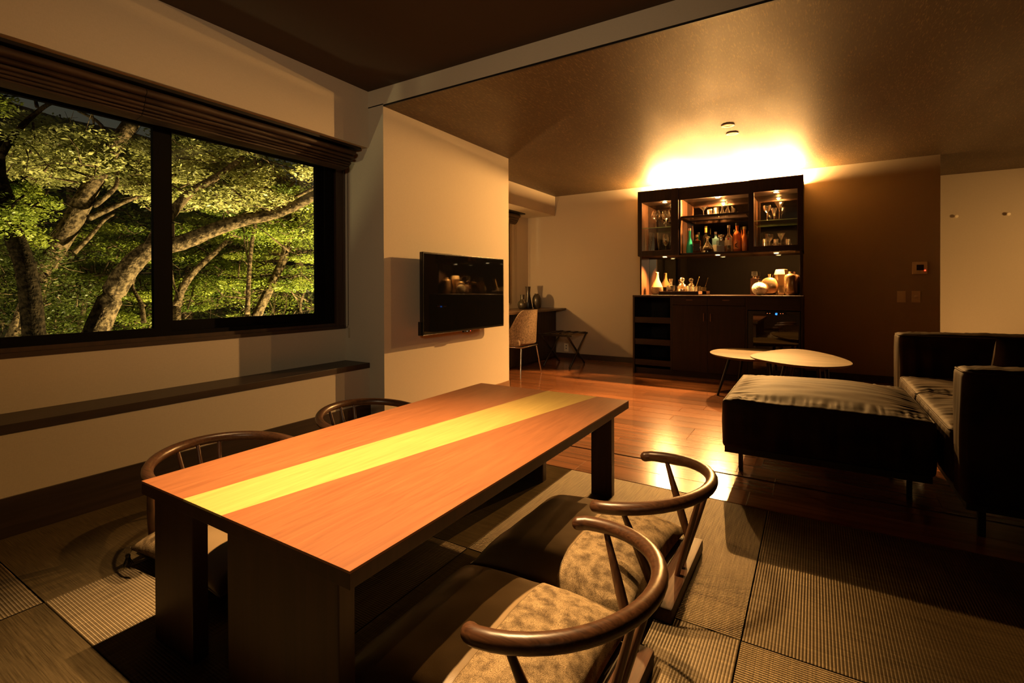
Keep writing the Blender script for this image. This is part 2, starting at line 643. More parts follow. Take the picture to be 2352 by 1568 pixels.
def plank(x0, x1, y0, y1):
    k = (round(x1 - x0, 3), round(y1 - y0, 3))
    if k not in plank_mesh:
        bm = MB()
        X, Y2, c = k[0] / 2, k[1] / 2, 0.0012
        vs = [(-X, -Y2, -0.03), (X, -Y2, -0.03), (X, Y2, -0.03), (-X, Y2, -0.03), (-X, -Y2, -c), (X, -Y2, -c), (X, Y2, -c), (-X, Y2, -c),
              (-X + c, -Y2 + c, 0), (X - c, -Y2 + c, 0), (X - c, Y2 - c, 0), (-X + c, Y2 - c, 0)]
        fs = [(8, 9, 10, 11)] + [(i, (i + 1) % 4, 4 + (i + 1) % 4, 4 + i) for i in range(4)] + [(4 + i, 4 + (i + 1) % 4, 8 + (i + 1) % 4, 8 + i) for i in range(4)]
        bm.add(vs, fs)
        me = bpy.data.meshes.new('plank')
        me.from_pydata(bm.v, [], bm.f)
        me.materials.append(PLANKWOOD)
        plank_mesh[k] = me
    o = bpy.data.objects.new('plank', plank_mesh[k])
    COL.objects.link(o)
    o.parent = fl
    o.location = ((x0 + x1) / 2, (y0 + y1) / 2, 0)


for i, (y0, y1) in enumerate(rows):
    x = -3.84 if y0 > 4.45 else XT
    xe = XR
    first = True
    while x < xe - 0.01:
        ln = rng.choice((0.9, 1.2, 1.5, 1.8))
        if first:
            ln *= rng.choice((0.35, 0.6, 0.85, 1.0))
        if i == 0 and x < -1.5:
            ln = -1.18 - x
        if i in (1, 2):
            ln = 1.5 if not first else 1.1
        first = False
        x1 = min(x + ln, xe)
        if xe - x1 < 0.25:
            x1 = xe
        plank(x + 0.0006, x1 - 0.0006, y0, y1)
        x = x1
y = YB + 0.103
while y < 8.1:
    for x0, x1 in ((1.135, 2.3), (2.3, XR)):
        plank(x0, x1 - 0.001, y, y + 0.1545)
    y += 0.156
struct('trim_1', MB().box(XT, XR, 2.986, 3.003, -0.03, -0.004), plain('door_track', (0.02, 0.012, 0.008), 0.4))
# tatami mats: ridges are real, each mat is a separate piece
GX = [-2.915, -2.205, -1.194, -0.186, 0.822, 1.83, 2.838, XR]
GY = [-2.2, -1.434, -0.422, 0.590, 1.602, 2.608]


def ridged(lx, ly, amp=0.0006, period=0.0088):
    """sheet lx long, ly wide with round ridges that run along x"""
    n = max(2, round(ly / period))
    prof = [(-ly / 2, -0.028)]
    for k in range(n):
        for t in (0.02, 0.2, 0.5, 0.8, 0.98):
            yy = -ly / 2 + (k + t) * ly / n
            prof.append((yy, -amp * (1 - math.sin(math.pi * t)) * 1.6))
    prof.append((ly / 2, -0.028))
    m = len(prof)
    vs = [(-lx / 2, p, q) for p, q in prof] + [(lx / 2, p, q) for p, q in prof]
    fs = [(k, m + k, m + k + 1, k + 1) for k in range(m - 1)]
    me = bpy.data.meshes.new('tatami_mat')
    me.from_pydata(vs, [], fs)
    me.shade_smooth()
    uv = me.uv_layers.new(name='UVMap')
    co = np.array(vs)
    li = np.zeros(len(me.loops), dtype=np.int32)
    me.loops.foreach_get('vertex_index', li)
    uv.data.foreach_set('uv', co[li][:, :2].astype(np.float32).ravel())
    me.materials.append(TATAMI)
    return me


mat_mesh = {}
for i in range(len(GX) - 1):
    for j in range(len(GY) - 1):
        dx, dy = GX[i + 1] - GX[i] - 0.004, GY[j + 1] - GY[j] - 0.004
        along_y = (i + j) % 2 == 1     # ridges along y on every other mat
        lx, ly = (dy, dx) if along_y else (dx, dy)
        k = (round(lx, 3), round(ly, 3))
        if k not in mat_mesh:
            mat_mesh[k] = ridged(*k)
        o = bpy.data.objects.new('tatami_mat', mat_mesh[k])
        COL.objects.link(o)
        o.parent = fl
        o.location = ((GX[i] + GX[i + 1]) / 2, (GY[j] + GY[j + 1]) / 2, 0)
        o.rotation_euler = (0, 0, math.pi / 2 if along_y else 0)

# ceilings
rc = struct('ceiling_1', MB().box(-3.5, XR, YN, YP + 0.15, ZR, ZR + 0.1), CEIL_DARK)
lc = struct('ceiling', MB().box(-3.5, XR, YP + 0.012, 3.3, ZL, ZL + 0.06).box(-4.2, XR, 3.3, 8.3, ZL, ZL + 0.06), CEIL)
# beam between the two ceilings, with the dark shadow gap under it
struct('trim_2', MB().box(-3.21, XR, YP, YP + 0.16, ZL + 0.012, ZR + 0.01), WALL)
struct('trim_3', MB().box(XT - 0.002, XR, YP + 0.001, YP + 0.014, ZL - 0.001, ZL + 0.012), BLACK)

# window wall, tatami side: low wall in front, recess, soffit above
XF, XI = -2.94, -3.21
struct('wall_left', MB().box(XI - 0.16, XF, YN, YP, -0.05, 0.434).box(XI - 0.16, XI, YN, YP, 0.434, 0.728).box(XI - 0.16, XI, YN, -1.30, 0.728, 2.2), WALL)
struct('trim_4', MB().box(XI - 0.16, XF, YN, YP, 2.135, ZR + 0.01), WALL)
struct('wall_pier', MB().box(-3.50, XT, YP, 3.3, -0.05, ZL + 0.02).box(-4.0, XT, 3.3, 4.482, -0.05, ZL + 0.02), WALL)
struct('baseboard_left', MB().box(XF, XF + 0.012, YN, YP, -0.02, 0.163), DARKWOOD)
struct('baseboard_pier', MB().box(XT, XT + 0.010, YP, 4.492, -0.02, 0.062).box(-3.8, XT + 0.010, 4.482, 4.492, -0.02, 0.062), wood('skirting_light_wood', (0.16, 0.085, 0.04), (0.24, 0.13, 0.06), 1))
# bar wall with the opening to the hallway on its right
XE = 1.121
struct('wall_back', MB().box(-4.0, XE, YB, YB + 0.14, -0.05, ZL + 0.02), WALL)
struct('baseboard_back', MB().box(-3.82, -1.92, YB - 0.012, YB, -0.02, 0.073).box(-0.09, XE, YB - 0.012, YB, -0.02, 0.073), DARKWOOD)
struct('wall_hall_side', MB().box(XE - 0.14, XE, YB + 0.14, 8.02, -0.05, ZL + 0.02), WALL)
struct('wall_hall_end', MB().box(XE - 0.14, XR, 8.02, 8.16, -0.05, ZL + 0.02), WALL)
struct('wall_right', MB().box(XR, XR + 0.15, YN, 8.3, -0.05, ZR + 0.1), DARKWOOD_Z)
struct('wall_rear', MB().box(-4.2, XR, YN - 0.15, YN, -0.05, ZR + 0.1), DARKWOOD_Z)
# lounge window recess
struct('wall_window_lounge', MB().box(-3.98, -3.82, 4.482, 5.0, -0.05, 2.2).box(-3.98, -3.82, 6.16, YB, -0.05, 2.2).box(-3.98, -3.82, 5.0, 6.16, -0.05, 0.80), WALL)
struct('trim_5', MB().box(-3.98, -3.348, 4.482, YB, 2.135, ZL + 0.01), WALL)

# sill shelf along the low wall
single('window_bench_shelf', MB().bbox(XI, XF + 0.006, YN, YP - 0.001, 0.434, 0.474, 0.002), DARKWOOD,
       'long dark wooden ledge running along the wall under the big window', 'shelf')

# ------------------------------------------------------------------ window over the tatami
win = struct('window_1', MB().box(XI - 0.16, XI + 0.004, YN + 0.9, YP - 0.002, 0.728, 0.752), DARKWOOD)
obj('window_frame', MB().box(XI - 0.14, XI - 0.001, 2.60, YP - 0.001, 0.752, 2.135).box(XI - 0.14, XI - 0.001, -1.30, -1.22, 0.752, 2.135)
    .box(XI - 0.14, XI - 0.001, -1.22, 2.60, 2.02, 2.135).box(XI - 0.16, XI - 0.012, -1.3, 2.66, 0.752, 0.775), DARKWOOD_Z, win)
obj('window_frame', MB().box(-3.32, -3.235, 2.515, 2.60, 0.775, 2.02).box(-3.32, -3.235, -1.22, 2.515, 1.99, 2.02).box(-3.32, -3.235, -1.22, 2.515, 0.775, 0.80), BLACKALU, win)


def sash(y0, y1, z0, z1, x, gy0, gy1, gz0, gz1):
    f = obj('sash', MB().box(x - 0.03, x, y0, gy0, z0, z1).box(x - 0.03, x, gy1, y1, z0, z1).box(x - 0.03, x, gy0, gy1, z0, gz0).box(x - 0.03, x, gy0, gy1, gz1, z1), BLACKALU, win)
    obj('pane', MB().box(x - 0.018, x - 0.013, gy0, gy1, gz0, gz1), PANE, f)
    return f


sash(0.30, 1.440, 0.80, 1.99, -3.236, 0.385, 1.350, 0.824, 1.975)
s2 = sash(1.380, 2.515, 0.80, 1.99, -3.270, 1.462, 2.462, 0.860, 1.985)
obj('latch', MB().bbox(-3.268, -3.258, 1.452, 1.470, 1.36, 1.44, 0.002), BLACK, s2)
sash(-1.22, 0.36, 0.80, 1.99, -3.270, -1.14, 0.28, 0.860, 1.985)

# roman blind: a mounting board under the soffit and a stack of folded cloth
bl = thing('roman_blind', 'dark brown fabric roman blind folded up over the big window', 'blind', (-3.10, 0.6, 2.0))
obj('mounting_board', MB().box(-3.195, -2.985, -1.3, 2.655, 2.118, 2.134), BLACK, bl)


def blind_profile():
    p = []
    # (front x, z top, z bottom) of each fold, outermost on top
    folds = [(-2.992, 2.110, 2.066), (-3.010, 2.066, 2.038), (-3.022, 2.038, 2.016), (-3.032, 2.016, 1.998), (-3.042, 1.998, 1.983), (-3.054, 1.983, 1.970)]
    for k, (xf, zt, zb) in enumerate(folds):
        r = (zt - zb) / 2
        zc = (zt + zb) / 2
        R2 = r * 1.6
        for a in (115, 75, 45, 15, -15, -45, -75, -115):
            p.append((xf - R2 + R2 * math.cos(math.radians(a)), zc + r * math.sin(math.radians(a))))
        p.append((xf - R2 * 2.0, zb))
    p.append((-3.12, 1.962))
    p.append((-3.175, 1.975))
    p.append((-3.175, 2.112))
    return p


for y0, y1 in ((-1.28, 1.2225), (1.2255, 2.585)):
    nseg = 40
    prof = blind_profile()
    rb = random.Random(int(y1 * 100))

    def bf(u, v, y0=y0, y1=y1, prof=prof):
        k = min(int(round(v * (len(prof)))), len(prof)) % len(prof)
        x, z = prof[k]
        yy = y0 + (y1 - y0) * u
        wob = 0.003 * mn.noise((yy * 3.1, k * 0.4, 2.0)) + 0.0015 * mn.noise((yy * 11.0, k * 0.7, 5.0))
        endt = max(0, (yy - 2.50) / 0.085) * (len(prof) - k) / len(prof)
        return (x + wob * 1.2 - 0.0 * endt, yy + (0.03 * endt if y1 > 2 else 0), z + wob)
    mb = MB().grid(bf, nseg, len(prof))
    n = nseg + 1
    mb.f.append(tuple(k * n for k in range(len(prof))))
    mb.f.append(tuple(k * n + nseg for k in range(len(prof) - 1, -1, -1)))
    obj('folded_cloth', mb, BLIND, bl, True, angle=50)


def chain(x, y, z1, z0, w, label, name='blind_pull_chain'):
    t = thing(name, label, 'pull chain', (x, y, z0))
    mb = MB()
    step = 0.0095
    k = 0
    pts = []
    z = z1
    while z > z0 + w:
        pts.append((x, y - w, z)); pts.append((x + 0.004, y + w, z))
        z -= step
    for a in range(0, 7):
        an = math.pi * a / 6
        pts.append((x + 0.002, y - w * math.cos(an), z0 + w - w * 1.2 * math.sin(an)))
    for p in pts:
        mb.lathe([(0.0006, -0.0032), (0.0026, -0.0016), (0.0026, 0.0016), (0.0006, 0.0032)], p[0], p[1], p[2], 6)
    o = obj('bead', mb, plain('chain_bead', (0.06, 0.04, 0.03), 0.35), t)
    tag(o, kind='stuff')
    mb = MB().tube([(x, y - w, z1), (x, y - w, z0 + w)], 0.0008, 5).tube([(x + 0.004, y + w, z1), (x + 0.004, y + w, z0 + w)], 0.0008, 5)
    obj('cord', mb, plain('chain_bead', (0.06, 0.04, 0.03), 0.35), t)
    return t


ch = chain(-3.165, 2.655, 1.99, 0.745, 0.017, 'beaded pull chain hanging from the blind of the big window')
obj('chain_holder', MB().bbox(-3.172, -3.158, 2.680, YP, 0.655, 0.735, 0.002), plain('clear_plastic', (0.35, 0.30, 0.22), 0.2), ch)

# lounge window behind the television wall: frame, blind and chain
w2 = struct('window_2', MB().box(-3.98, -3.815, 5.0, 6.16, 0.80, 0.825), DARKWOOD)
obj('window_frame', MB().box(-3.95, -3.805, 6.10, 6.16, 0.825, 2.135).box(-3.95, -3.805, 5.0, 5.06, 0.825, 2.135), BLACKALU, w2)
obj('pane', MB().box(-3.90, -3.895, 5.06, 6.10, 0.825, 2.135), PANE, w2)
bl2 = thing('roman_blind', 'small folded blind at the ceiling recess beyond the television wall', 'blind', (-3.7, 5.6, 2.0))
obj('mounting_board', MB().box(-3.80, -3.60, 4.9, 6.27, 2.118, 2.134), BLACK, bl2)
mb = MB()
for k, (xf, zt, zb) in enumerate([(-3.64, 2.116, 2.06), (-3.665, 2.068, 2.03), (-3.675, 2.036, 2.008), (-3.685, 2.012, 1.99), (-3.70, 1.994, 1.976)]):
    mb.tube([(xf - 0.04, 4.95, (zt + zb) / 2), (xf - 0.04, 6.20, (zt + zb) / 2)], [0.04 - 0.004 * k] * 2, 14, flat=0.75 - 0.08 * k)
obj('folded_cloth', mb, BLIND, bl2, True, angle=50)
chain(-3.74, 6.22, 2.0, 0.84, 0.017, 'beaded pull chain beside the desk behind the television wall')

# ------------------------------------------------------------------ low table
tb = thing('low_dining_table', 'low wooden table with a pale inlaid strip down its top', 'table', (-1.30, 1.6, 0))
TX0, TX1, TY0, TY1, TZ = -1.765, -0.826, 0.699, 2.515, 0.460
S = [(-1.513, TY0), (-1.316, TY0), (-1.004, TY1), (-1.303, TY1)]      # the strip: widens and shifts


def slab(poly, z0, z1):
    return MB().prism(poly, z0, z1)


obj('table_top', slab([(TX0, TY0), (S[0][0], TY0), (S[3][0], TY1), (TX0, TY1)], TZ - 0.006, TZ), TABLEWOOD, tb)
obj('table_top', slab([(S[1][0], TY0), (TX1, TY0), (TX1, TY1), (S[2][0], TY1)], TZ - 0.006, TZ), TABLEWOOD, tb)
tag(obj('inlay_strip', slab(S, TZ - 0.006, TZ + 0.0002), INLAY, tb), 'pale yellow wood strip')
obj('table_core', MB().bbox(TX0, TX1, TY0, TY1, TZ - 0.040, TZ - 0.006, 0.0008), TABLEDARK, tb)
for x0, x1, y0, y1 in ((-1.700, -1.480, 0.706, 0.749), (-1.302, -0.871, 0.706, 0.751), (-0.972, -0.863, 2.358, 2.400), (-1.66, -1.25, 2.358, 2.400)):
    obj('leg', MB().bbox(x0, x1, y0, y1, 0.0, TZ - 0.040, 0.003), TABLEDARK, tb)

# ------------------------------------------------------------------ legless chairs with hoop backs
HX = 0.30


def hoop_pts():
    pts = [(-0.012, -0.280, 0.327), (0.0, -0.285, 0.329)]
    for k in range(0, 25):
        a = -math.pi / 2 + math.pi * k / 24
        x = 0.012 + (HX - 0.012) * math.cos(a)
        y = 0.288 * math.sin(a)
        pts.append((x, y, 0.330 + 0.034 * max(0, x) / HX))
    pts += [(0.0, 0.285, 0.329), (-0.012, 0.280, 0.327)]
    return pts


def make_chair(label, group):
    t = thing('legless_chair', label, 'chair', (0, 0, 0), 0, group)
    hp = hoop_pts()
    obj('hoop_backrest', MB().tube(hp, [0.0205] * len(hp), 20, flat=1.0, round_ends=True), CHAIRWOOD, t, True, False)
    for sgn in (-1, 1):
        top, foot = Vector((0.080, sgn * 0.275, 0.325)), Vector((0.180, sgn * 0.222, 0.045))
        pts = [top.lerp(foot, k / 6) for k in range(7)]
        obj('arm_post', MB().tube(pts, [0.0085, 0.0105, 0.0130, 0.0150, 0.0158, 0.0150, 0.0130], 14), CHAIRWOOD_Z, t, True, False, 60)
    for k in (-1, 0, 1):
        top, foot = Vector((0.292 - 0.012 * abs(k), k * 0.088, 0.356)), Vector((0.196, k * 0.052, 0.045))
        pts = [top.lerp(foot, q / 6) for q in range(7)]
        obj('back_spindle', MB().tube(pts, [0.0075, 0.0085, 0.0095, 0.0100, 0.0100, 0.0092, 0.0085], 12), CHAIRWOOD_Z, t, True, False, 60)
    obj('base_board', MB().bbox(0.155, 0.228, -0.255, 0.255, 0.0, 0.048, 0.009), CHAIRWOOD_Y, t, True, False, 40)
    obj('seat_board', MB().bbox(-0.33, 0.157, -0.235, 0.235, 0.030, 0.046, 0.004), CHAIRWOOD_Y, t, True, False, 40)
    obj('front_rail', MB().bbox(-0.33, -0.285, -0.235, 0.235, 0.0, 0.031, 0.004), CHAIRWOOD_Y, t, True, False, 40)
    return t


CH_G = 'legless chairs around the low table'
CHAIRS = [((-0.605, 1.115, 0), 0.0), ((-0.605, 1.815, 0), 0.0), ((-2.065, 1.150, 0), math.pi), ((-2.085, 1.95, 0), math.pi)]
CH_L = ['nearest legless chair with brown hoop back, big in the foreground',
        'hoop-backed legless chair by the far right leg of the table',
        'hoop-backed legless chair at the near left corner of the table by the window wall',
        'hoop-backed legless chair between the table and the corner under the window']
c0 = make_chair(CH_L[0], CH_G)
c0.location = CHAIRS[0][0]
for (loc, rz), lb in zip(CHAIRS[1:], CH_L[1:]):
    copy_thing(c0, loc, rz, lb, CH_G)


# floor cushion: leather front, tweed rear, piping, tassel on a ring
def cush_pt(u, v, side, off=0.0):
    """u,v in -1..1"""
    L_, W_ = 0.295, 0.325
    px = L_ * u * (1 - 0.055 * (1 - v * v) * abs(u) ** 3)
    py = W_ * v * (1 - 0.055 * (1 - u * u) * abs(v) ** 3)
    e = (1 - abs(u) ** 3.2) * (1 - abs(v) ** 3.2)
    h = max(e, 0) ** 0.42
    wr = 0.006 * mn.noise((px * 7, py * 7, side * 3.0)) + 0.0025 * mn.noise((px * 24, py * 24, side * 5.0))
    if side > 0:
        z = 0.062 + 0.098 * h + wr * min(1, h * 1.5) + off
    else:
        z = 0.062 - 0.012 * h - off
    g = 1 + off / 0.3 * (1 if off else 0)
    return (px * g, py * g, z)


def make_cushion(label, group):
    seam = 0.135

    def us(lo, hi, n):
        return [lo + (hi - lo) * k / n for k in range(n + 1)]

    def sheet(mb, lo, hi, side, off, n=26, m=44):
        uu = us(lo, hi, n)
        vv = [math.sin((-1 + 2 * k / m) * math.pi / 2 * 0.999) for k in range(m + 1)]
        # crowd samples towards the rim
        mb.grid(lambda a, b: cush_pt(uu[int(round(a * n))], vv[int(round(b * m))], side, off), n, m)
        if side < 0:
            k0 = len(mb.f) - n * m
            mb.f[k0:] = [tuple(reversed(q)) for q in mb.f[k0:]]
    mb = MB()
    sheet(mb, -1, 1, 1, 0)
    sheet(mb, -1, 1, -1, 0)
    t = obj('floor_cushion', mb, LEATHER, None, True)
    ORG[t.name] = (0, 0, 0)
    tag(t, label, 'cushion', group)
    mb = MB()
    sheet(mb, seam, 1, 1, 0.0028)
    sheet(mb, seam, 1, -1, 0.0028)
    tag(obj('tweed_panel', mb, TWEED, t, True, False), 'mottled tweed rear part')
    pts = [cush_pt(seam, -1 + 2 * k / 40, 1, 0.002) for k in range(1, 40)]
    obj('seam', MB().tube([(p[0] - 0.001, p[1], p[2]) for p in pts], 0.0022, 6), LEATHER, t, True, False)
    rim = []
    n = 24
    for k in range(n): rim.append(cush_pt(-1 + 2 * k / n, -1, 1))
    for k in range(n): rim.append(cush_pt(1, -1 + 2 * k / n, 1))
    for k in range(n): rim.append(cush_pt(1 - 2 * k / n, 1, 1))
    for k in range(n): rim.append(cush_pt(-1, 1 - 2 * k / n, 1))
    obj('piping', MB().tube([(p[0], p[1], 0.062) for p in rim], 0.0030, 6, closed=True), LEATHER, t, True, False)
    # tassel
    cx, cy = 0.305, 0.335
    ring = [(cx + 0.004 * math.cos(a), cy + 0.011 * math.cos(a), 0.058 + 0.012 * math.sin(a)) for a in [k * math.pi / 8 for k in range(16)]]
    obj('ring', MB().tube(ring, 0.002, 6, closed=True), CHROME, t, True, False)
    mb = MB().lathe([(0.004, 0.044), (0.008, 0.042), (0.0085, 0.034), (0.007, 0.032)], cx, cy, 0, 10)
    r2 = random.Random(3)
    for k in range(22):
        a = k * 2.4
        rr = 0.006 * math.sqrt((k + 0.5) / 22)
        tx, ty = cx + math.cos(a) * rr * 3.2, cy + math.sin(a) * rr * 3.2
        mb.tube([(cx + math.cos(a) * rr, cy + math.sin(a) * rr, 0.034), (cx + math.cos(a) * rr * 2, cy + math.sin(a) * rr * 2, 0.018), (tx, ty, 0.003 + r2.random() * 0.004)], 0.0014, 4)
    obj('tassel', mb, TASSEL, t, False, False)
    return t


CU_G = 'square floor cushions on the legless chairs'
CUSH = [((-0.745, 1.085, 0), 0.03), ((-0.750, 1.745, 0), -0.02), ((-1.925, 1.175, 0), math.pi + 0.02), ((-1.945, 1.96, 0), math.pi)]
CU_L = ['leather and tweed square cushion lying on the nearest hoop-backed chair',
        'leather and tweed square cushion on the chair by the far right table leg',
        'tasselled leather and tweed cushion half hidden behind the near left table leg',
        'leather and tweed cushion on the chair in the corner under the window']
q0 = make_cushion(CU_L[0], CU_G)
q0.location, q0.rotation_euler = CUSH[0][0], (0, 0, CUSH[0][1])
for (loc, rz), lb in zip(CUSH[1:], CU_L[1:]):
    copy_thing(q0, loc, rz, lb, CU_G)

# ------------------------------------------------------------------ television
tv = thing('television', 'large black flat television mounted on the narrow lit wall', 'television', (-2.70, 3.56, 0.673))
obj('bezel', MB().bbox(-2.672, -2.638, 2.963, 4.157, 0.671, 1.338, 0.006), plain('tv_bezel', (0.012, 0.011, 0.010), 0.18), tv)
obj('screen', MB().box(-2.639, -2.636, 2.978, 4.143, 0.690, 1.325), BLACKGLOSS, tv)
obj('speaker_strip', MB().bbox(-2.682, -2.650, 2.954, 2.963, 0.673, 0.782, 0.003), BLACK, tv)
obj('wall_bracket', MB().box(XT + 0.0005, XT + 0.02, 3.35, 3.75, 0.85, 1.16).box(XT + 0.02, -2.672, 3.50, 3.60, 0.95, 1.06), BLACK, tv)
sn = obj('sensor_bar', MB().bbox(-2.660, -2.640, 3.50, 3.63, 0.658, 0.672, 0.003), plain('matt_black', (0.006, 0.005, 0.005), 0.8, spec=0.1), tv)
obj('standby_light', MB().bbox(-2.6405, -2.638, 3.595, 3.603, 0.662, 0.667, 0.0008), emitter('red_led', (1, 0.05, 0.02), 4), sn)
obj('standby_light', MB().bbox(-2.6405, -2.638, 3.545, 3.551, 0.662, 0.666, 0.0008), emitter('white_led', (1, 0.9, 0.8), 1), sn)

# ------------------------------------------------------------------ bar cabinet
CX0, CX1, CYF, CYH = -1.905, -0.098, 5.955, 6.11
ZC = 0.955
cb = thing('bar_cabinet', 'tall dark wooden bar cabinet with glass doors against the back wall', 'cabinet', (-1.0, 6.35, 0))
bx = lambda *a: MB().bbox(*a, 0.0015)
obj('countertop', bx(CX0, CX1, CYF, YB, ZC - 0.022, ZC), CABWOOD_X, cb)
obj('plinth', MB().box(CX0 + 0.02, CX1 - 0.02, CYF + 0.04, YB, 0, 0.07), CABWOOD_X, cb)
for x in (CX0, -1.452, -0.645, CX1 - 0.022):
    obj('side_panel', bx(x, x + 0.022, CYF + 0.004, YB, 0.0 if x in (CX0, CX1 - 0.022) else 0.07, ZC - 0.022), CABWOOD_Z, cb)
obj('back_panel', MB().box(CX0 + 0.022, CX1 - 0.022, YB - 0.03, YB - 0.01, 0.07, ZC - 0.022), CABWOOD_Z, cb)
for z in (0.105, 0.355, 0.620):      # pull-out shelf fronts in the open left bay
    d = obj('drawer', bx(CX0 + 0.024, -1.454, CYF + 0.012, CYF + 0.032, z, z + 0.070), CABWOOD_X, cb)
    obj('tray_bottom', MB().box(CX0 + 0.026, -1.456, CYF + 0.032, YB - 0.05, z + 0.005, z + 0.015), CABWOOD_X, d)
for x0, x1, s_ in ((-1.428, -1.042, 1), (-1.038, -0.648, -1)):
    d = obj('door', bx(x0, x1, CYF + 0.004, CYF + 0.026, 0.075, ZC - 0.115), CABWOOD_Z, cb)
    hx = x1 - 0.035 if s_ > 0 else x0 + 0.035
    obj('handle', bx(hx - 0.006, hx + 0.006, CYF - 0.010, CYF + 0.004, 0.66, 0.75), CABLIGHT, d)
    d2 = obj('drawer', bx(x0, x1, CYF + 0.004, CYF + 0.026, ZC - 0.110, ZC - 0.025), CABWOOD_X, cb)
    obj('handle', bx((x0 + x1) / 2 - 0.035, (x0 + x1) / 2 + 0.035, CYF - 0.008, CYF + 0.004, ZC - 0.058, ZC - 0.048), CABLIGHT, d2)
obj('fascia', bx(-0.622, CX1 - 0.024, CYF + 0.004, CYF + 0.026, 0.80, ZC - 0.025), CABWOOD_X, cb)
# upper cabinet
ZU0, ZU1 = 1.436, 2.245
UX = [-1.887, -1.392, -0.628, -0.100]
for x in UX:
    xx = x if x != UX[-1] else x - 0.020
    obj('upright', bx(xx, xx + 0.020, CYH + 0.02, 6.68, ZU0, ZU1 - 0.04), CABWOOD_Z, cb)
for i in range(3):          # inner cheeks in the lighter veneer
    obj('lining', MB().box(UX[i] + 0.020, UX[i] + 0.022, CYH + 0.02, 6.50, ZU0 + 0.022, ZU1 - 0.13), CABLIGHT, cb)
obj('cabinet_floor', bx(UX[0], UX[-1], CYH + 0.02, 6.70, ZU0, ZU0 + 0.022), CABWOOD_X, cb)
obj('cabinet_ceiling', bx(UX[0], UX[-1], CYH + 0.02, 6.53, ZU1 - 0.125, ZU1 - 0.105), CABWOOD_X, cb)
obj('cornice', bx(UX[0], UX[-1], CYH + 0.02, CYH + 0.042, ZU1 - 0.105, ZU1), CABWOOD_X, cb)
obj('cornice_light_stop', bx(UX[0], UX[0] + 0.02, CYH + 0.042, 6.73, ZU1 - 0.105, ZU1), CABWOOD_Z, cb)  # end boards added to stop the strip light spilling along the wall
obj('cornice_light_stop', bx(UX[3] - 0.02, UX[3], CYH + 0.042, 6.73, ZU1 - 0.105, ZU1), CABWOOD_Z, cb)
obj('top_board', MB().box(UX[0], UX[-1], CYH + 0.042, YB - 0.002, ZU1 - 0.105, ZU1 - 0.09), CABWOOD_X, cb)
obj('back_panel', MB().box(UX[0], UX[-1], 6.505, 6.52, ZU0, ZU1 - 0.1), SMOKE, cb)
obj('open_bay_rail', bx(UX[1], UX[2], CYH + 0.018, CYH + 0.04, ZU1 - 0.148, ZU1), CABWOOD_X, cb)
_a, _b = UX[1] + 0.022, UX[2]
ms = obj('middle_shelf', bx(_a, _b, CYH + 0.03, CYH + 0.075, 1.880, 1.902).bbox(_a, _b, 6.455, 6.50, 1.880, 1.902, 0.0015).bbox(_a, _a + 0.04, CYH + 0.075, 6.455, 1.880, 1.902, 0.0015).bbox(_b - 0.04, _b, CYH + 0.075, 6.455, 1.880, 1.902, 0.0015), CABWOOD_X, cb)
obj('glass_panel', MB().box(_a + 0.04, _b - 0.04, CYH + 0.075, 6.455, 1.8965, 1.9015), CABPANE, ms)
for i in (0, 2):
    x0, x1 = UX[i] - 0.001, UX[i + 1] + (0.001 if i == 2 else 0.0)
    f = 0.052
    z0, z1 = ZU0 + 0.004, ZU1
    sr = 0.085 if i == 0 else f
    d = obj('door', bx(x0, x0 + f, CYH, CYH + 0.02, z0, z1).bbox(x1 - sr, x1, CYH, CYH + 0.02, z0, z1, 0.0015).bbox(x0 + f, x1 - sr, CYH, CYH + 0.02, z0, z0 + 0.06, 0.0015)
            .bbox(x0 + f, x1 - sr, CYH, CYH + 0.02, z1 - 0.140, z1, 0.0015), CABWOOD_Z, cb)
    obj('pane', MB().box(x0 + f, x1 - sr, CYH + 0.008, CYH + 0.012, z0 + 0.06, z1 - 0.140), CABPANE, d)
    obj('pane_bead', MB().box(x0 + f, x0 + f + 0.003, CYH - 0.001, CYH + 0.008, z0 + 0.06, z1 - 0.140).box(x1 - sr - 0.003, x1 - sr, CYH - 0.001, CYH + 0.008, z0 + 0.06, z1 - 0.140)
        .box(x0 + f, x1 - sr, CYH - 0.001, CYH + 0.008, z0 + 0.06, z0 + 0.063).box(x0 + f, x1 - sr, CYH - 0.001, CYH + 0.008, z1 - 0.143, z1 - 0.140), CABLIGHT, d)
    gs = obj('glass_shelf', MB().box(UX[i] + 0.022, UX[i + 1] - 0.002, CYH + 0.09, 6.50, 1.790, 1.797), CABPANE, cb)
    obj('edge', MB().box(UX[i] + 0.022, UX[i + 1] - 0.002, CYH + 0.087, CYH + 0.09, 1.790, 1.797), GREENGLASS, gs)
# niche below
obj('niche_side', bx(UX[0] + 0.012, UX[0] + 0.030, CYH + 0.05, YB - 0.01, ZC, ZU0), CABWOOD_Z, cb)
obj('lining', MB().box(UX[0] + 0.030, UX[0] + 0.032, CYH + 0.055, 6.50, ZC, ZU0), CABLIGHT, cb)
obj('niche_side', bx(UX[3] - 0.032, UX[3] - 0.012, CYH + 0.05, YB - 0.01, ZC, ZU0), CABWOOD_Z, cb)
obj('niche_back', MB().box(UX[0] + 0.03, UX[3] - 0.03, 6.505, 6.52, ZC, ZU0), SMOKE, cb)
for zz in (2.118, 1.433):
    for x in PUCK_X:
        p = obj('puck_light', MB().lathe([(0.034, 0.002), (0.034, -0.004), (0.028, -0.006)], x, PUCK_Y, zz, 20, cap=False), CHROME, cb)
        obj('lens', MB().lathe([(0.0005, 0), (0.028, 0)], x, PUCK_Y, zz - 0.0045, 20), PUCK, p)
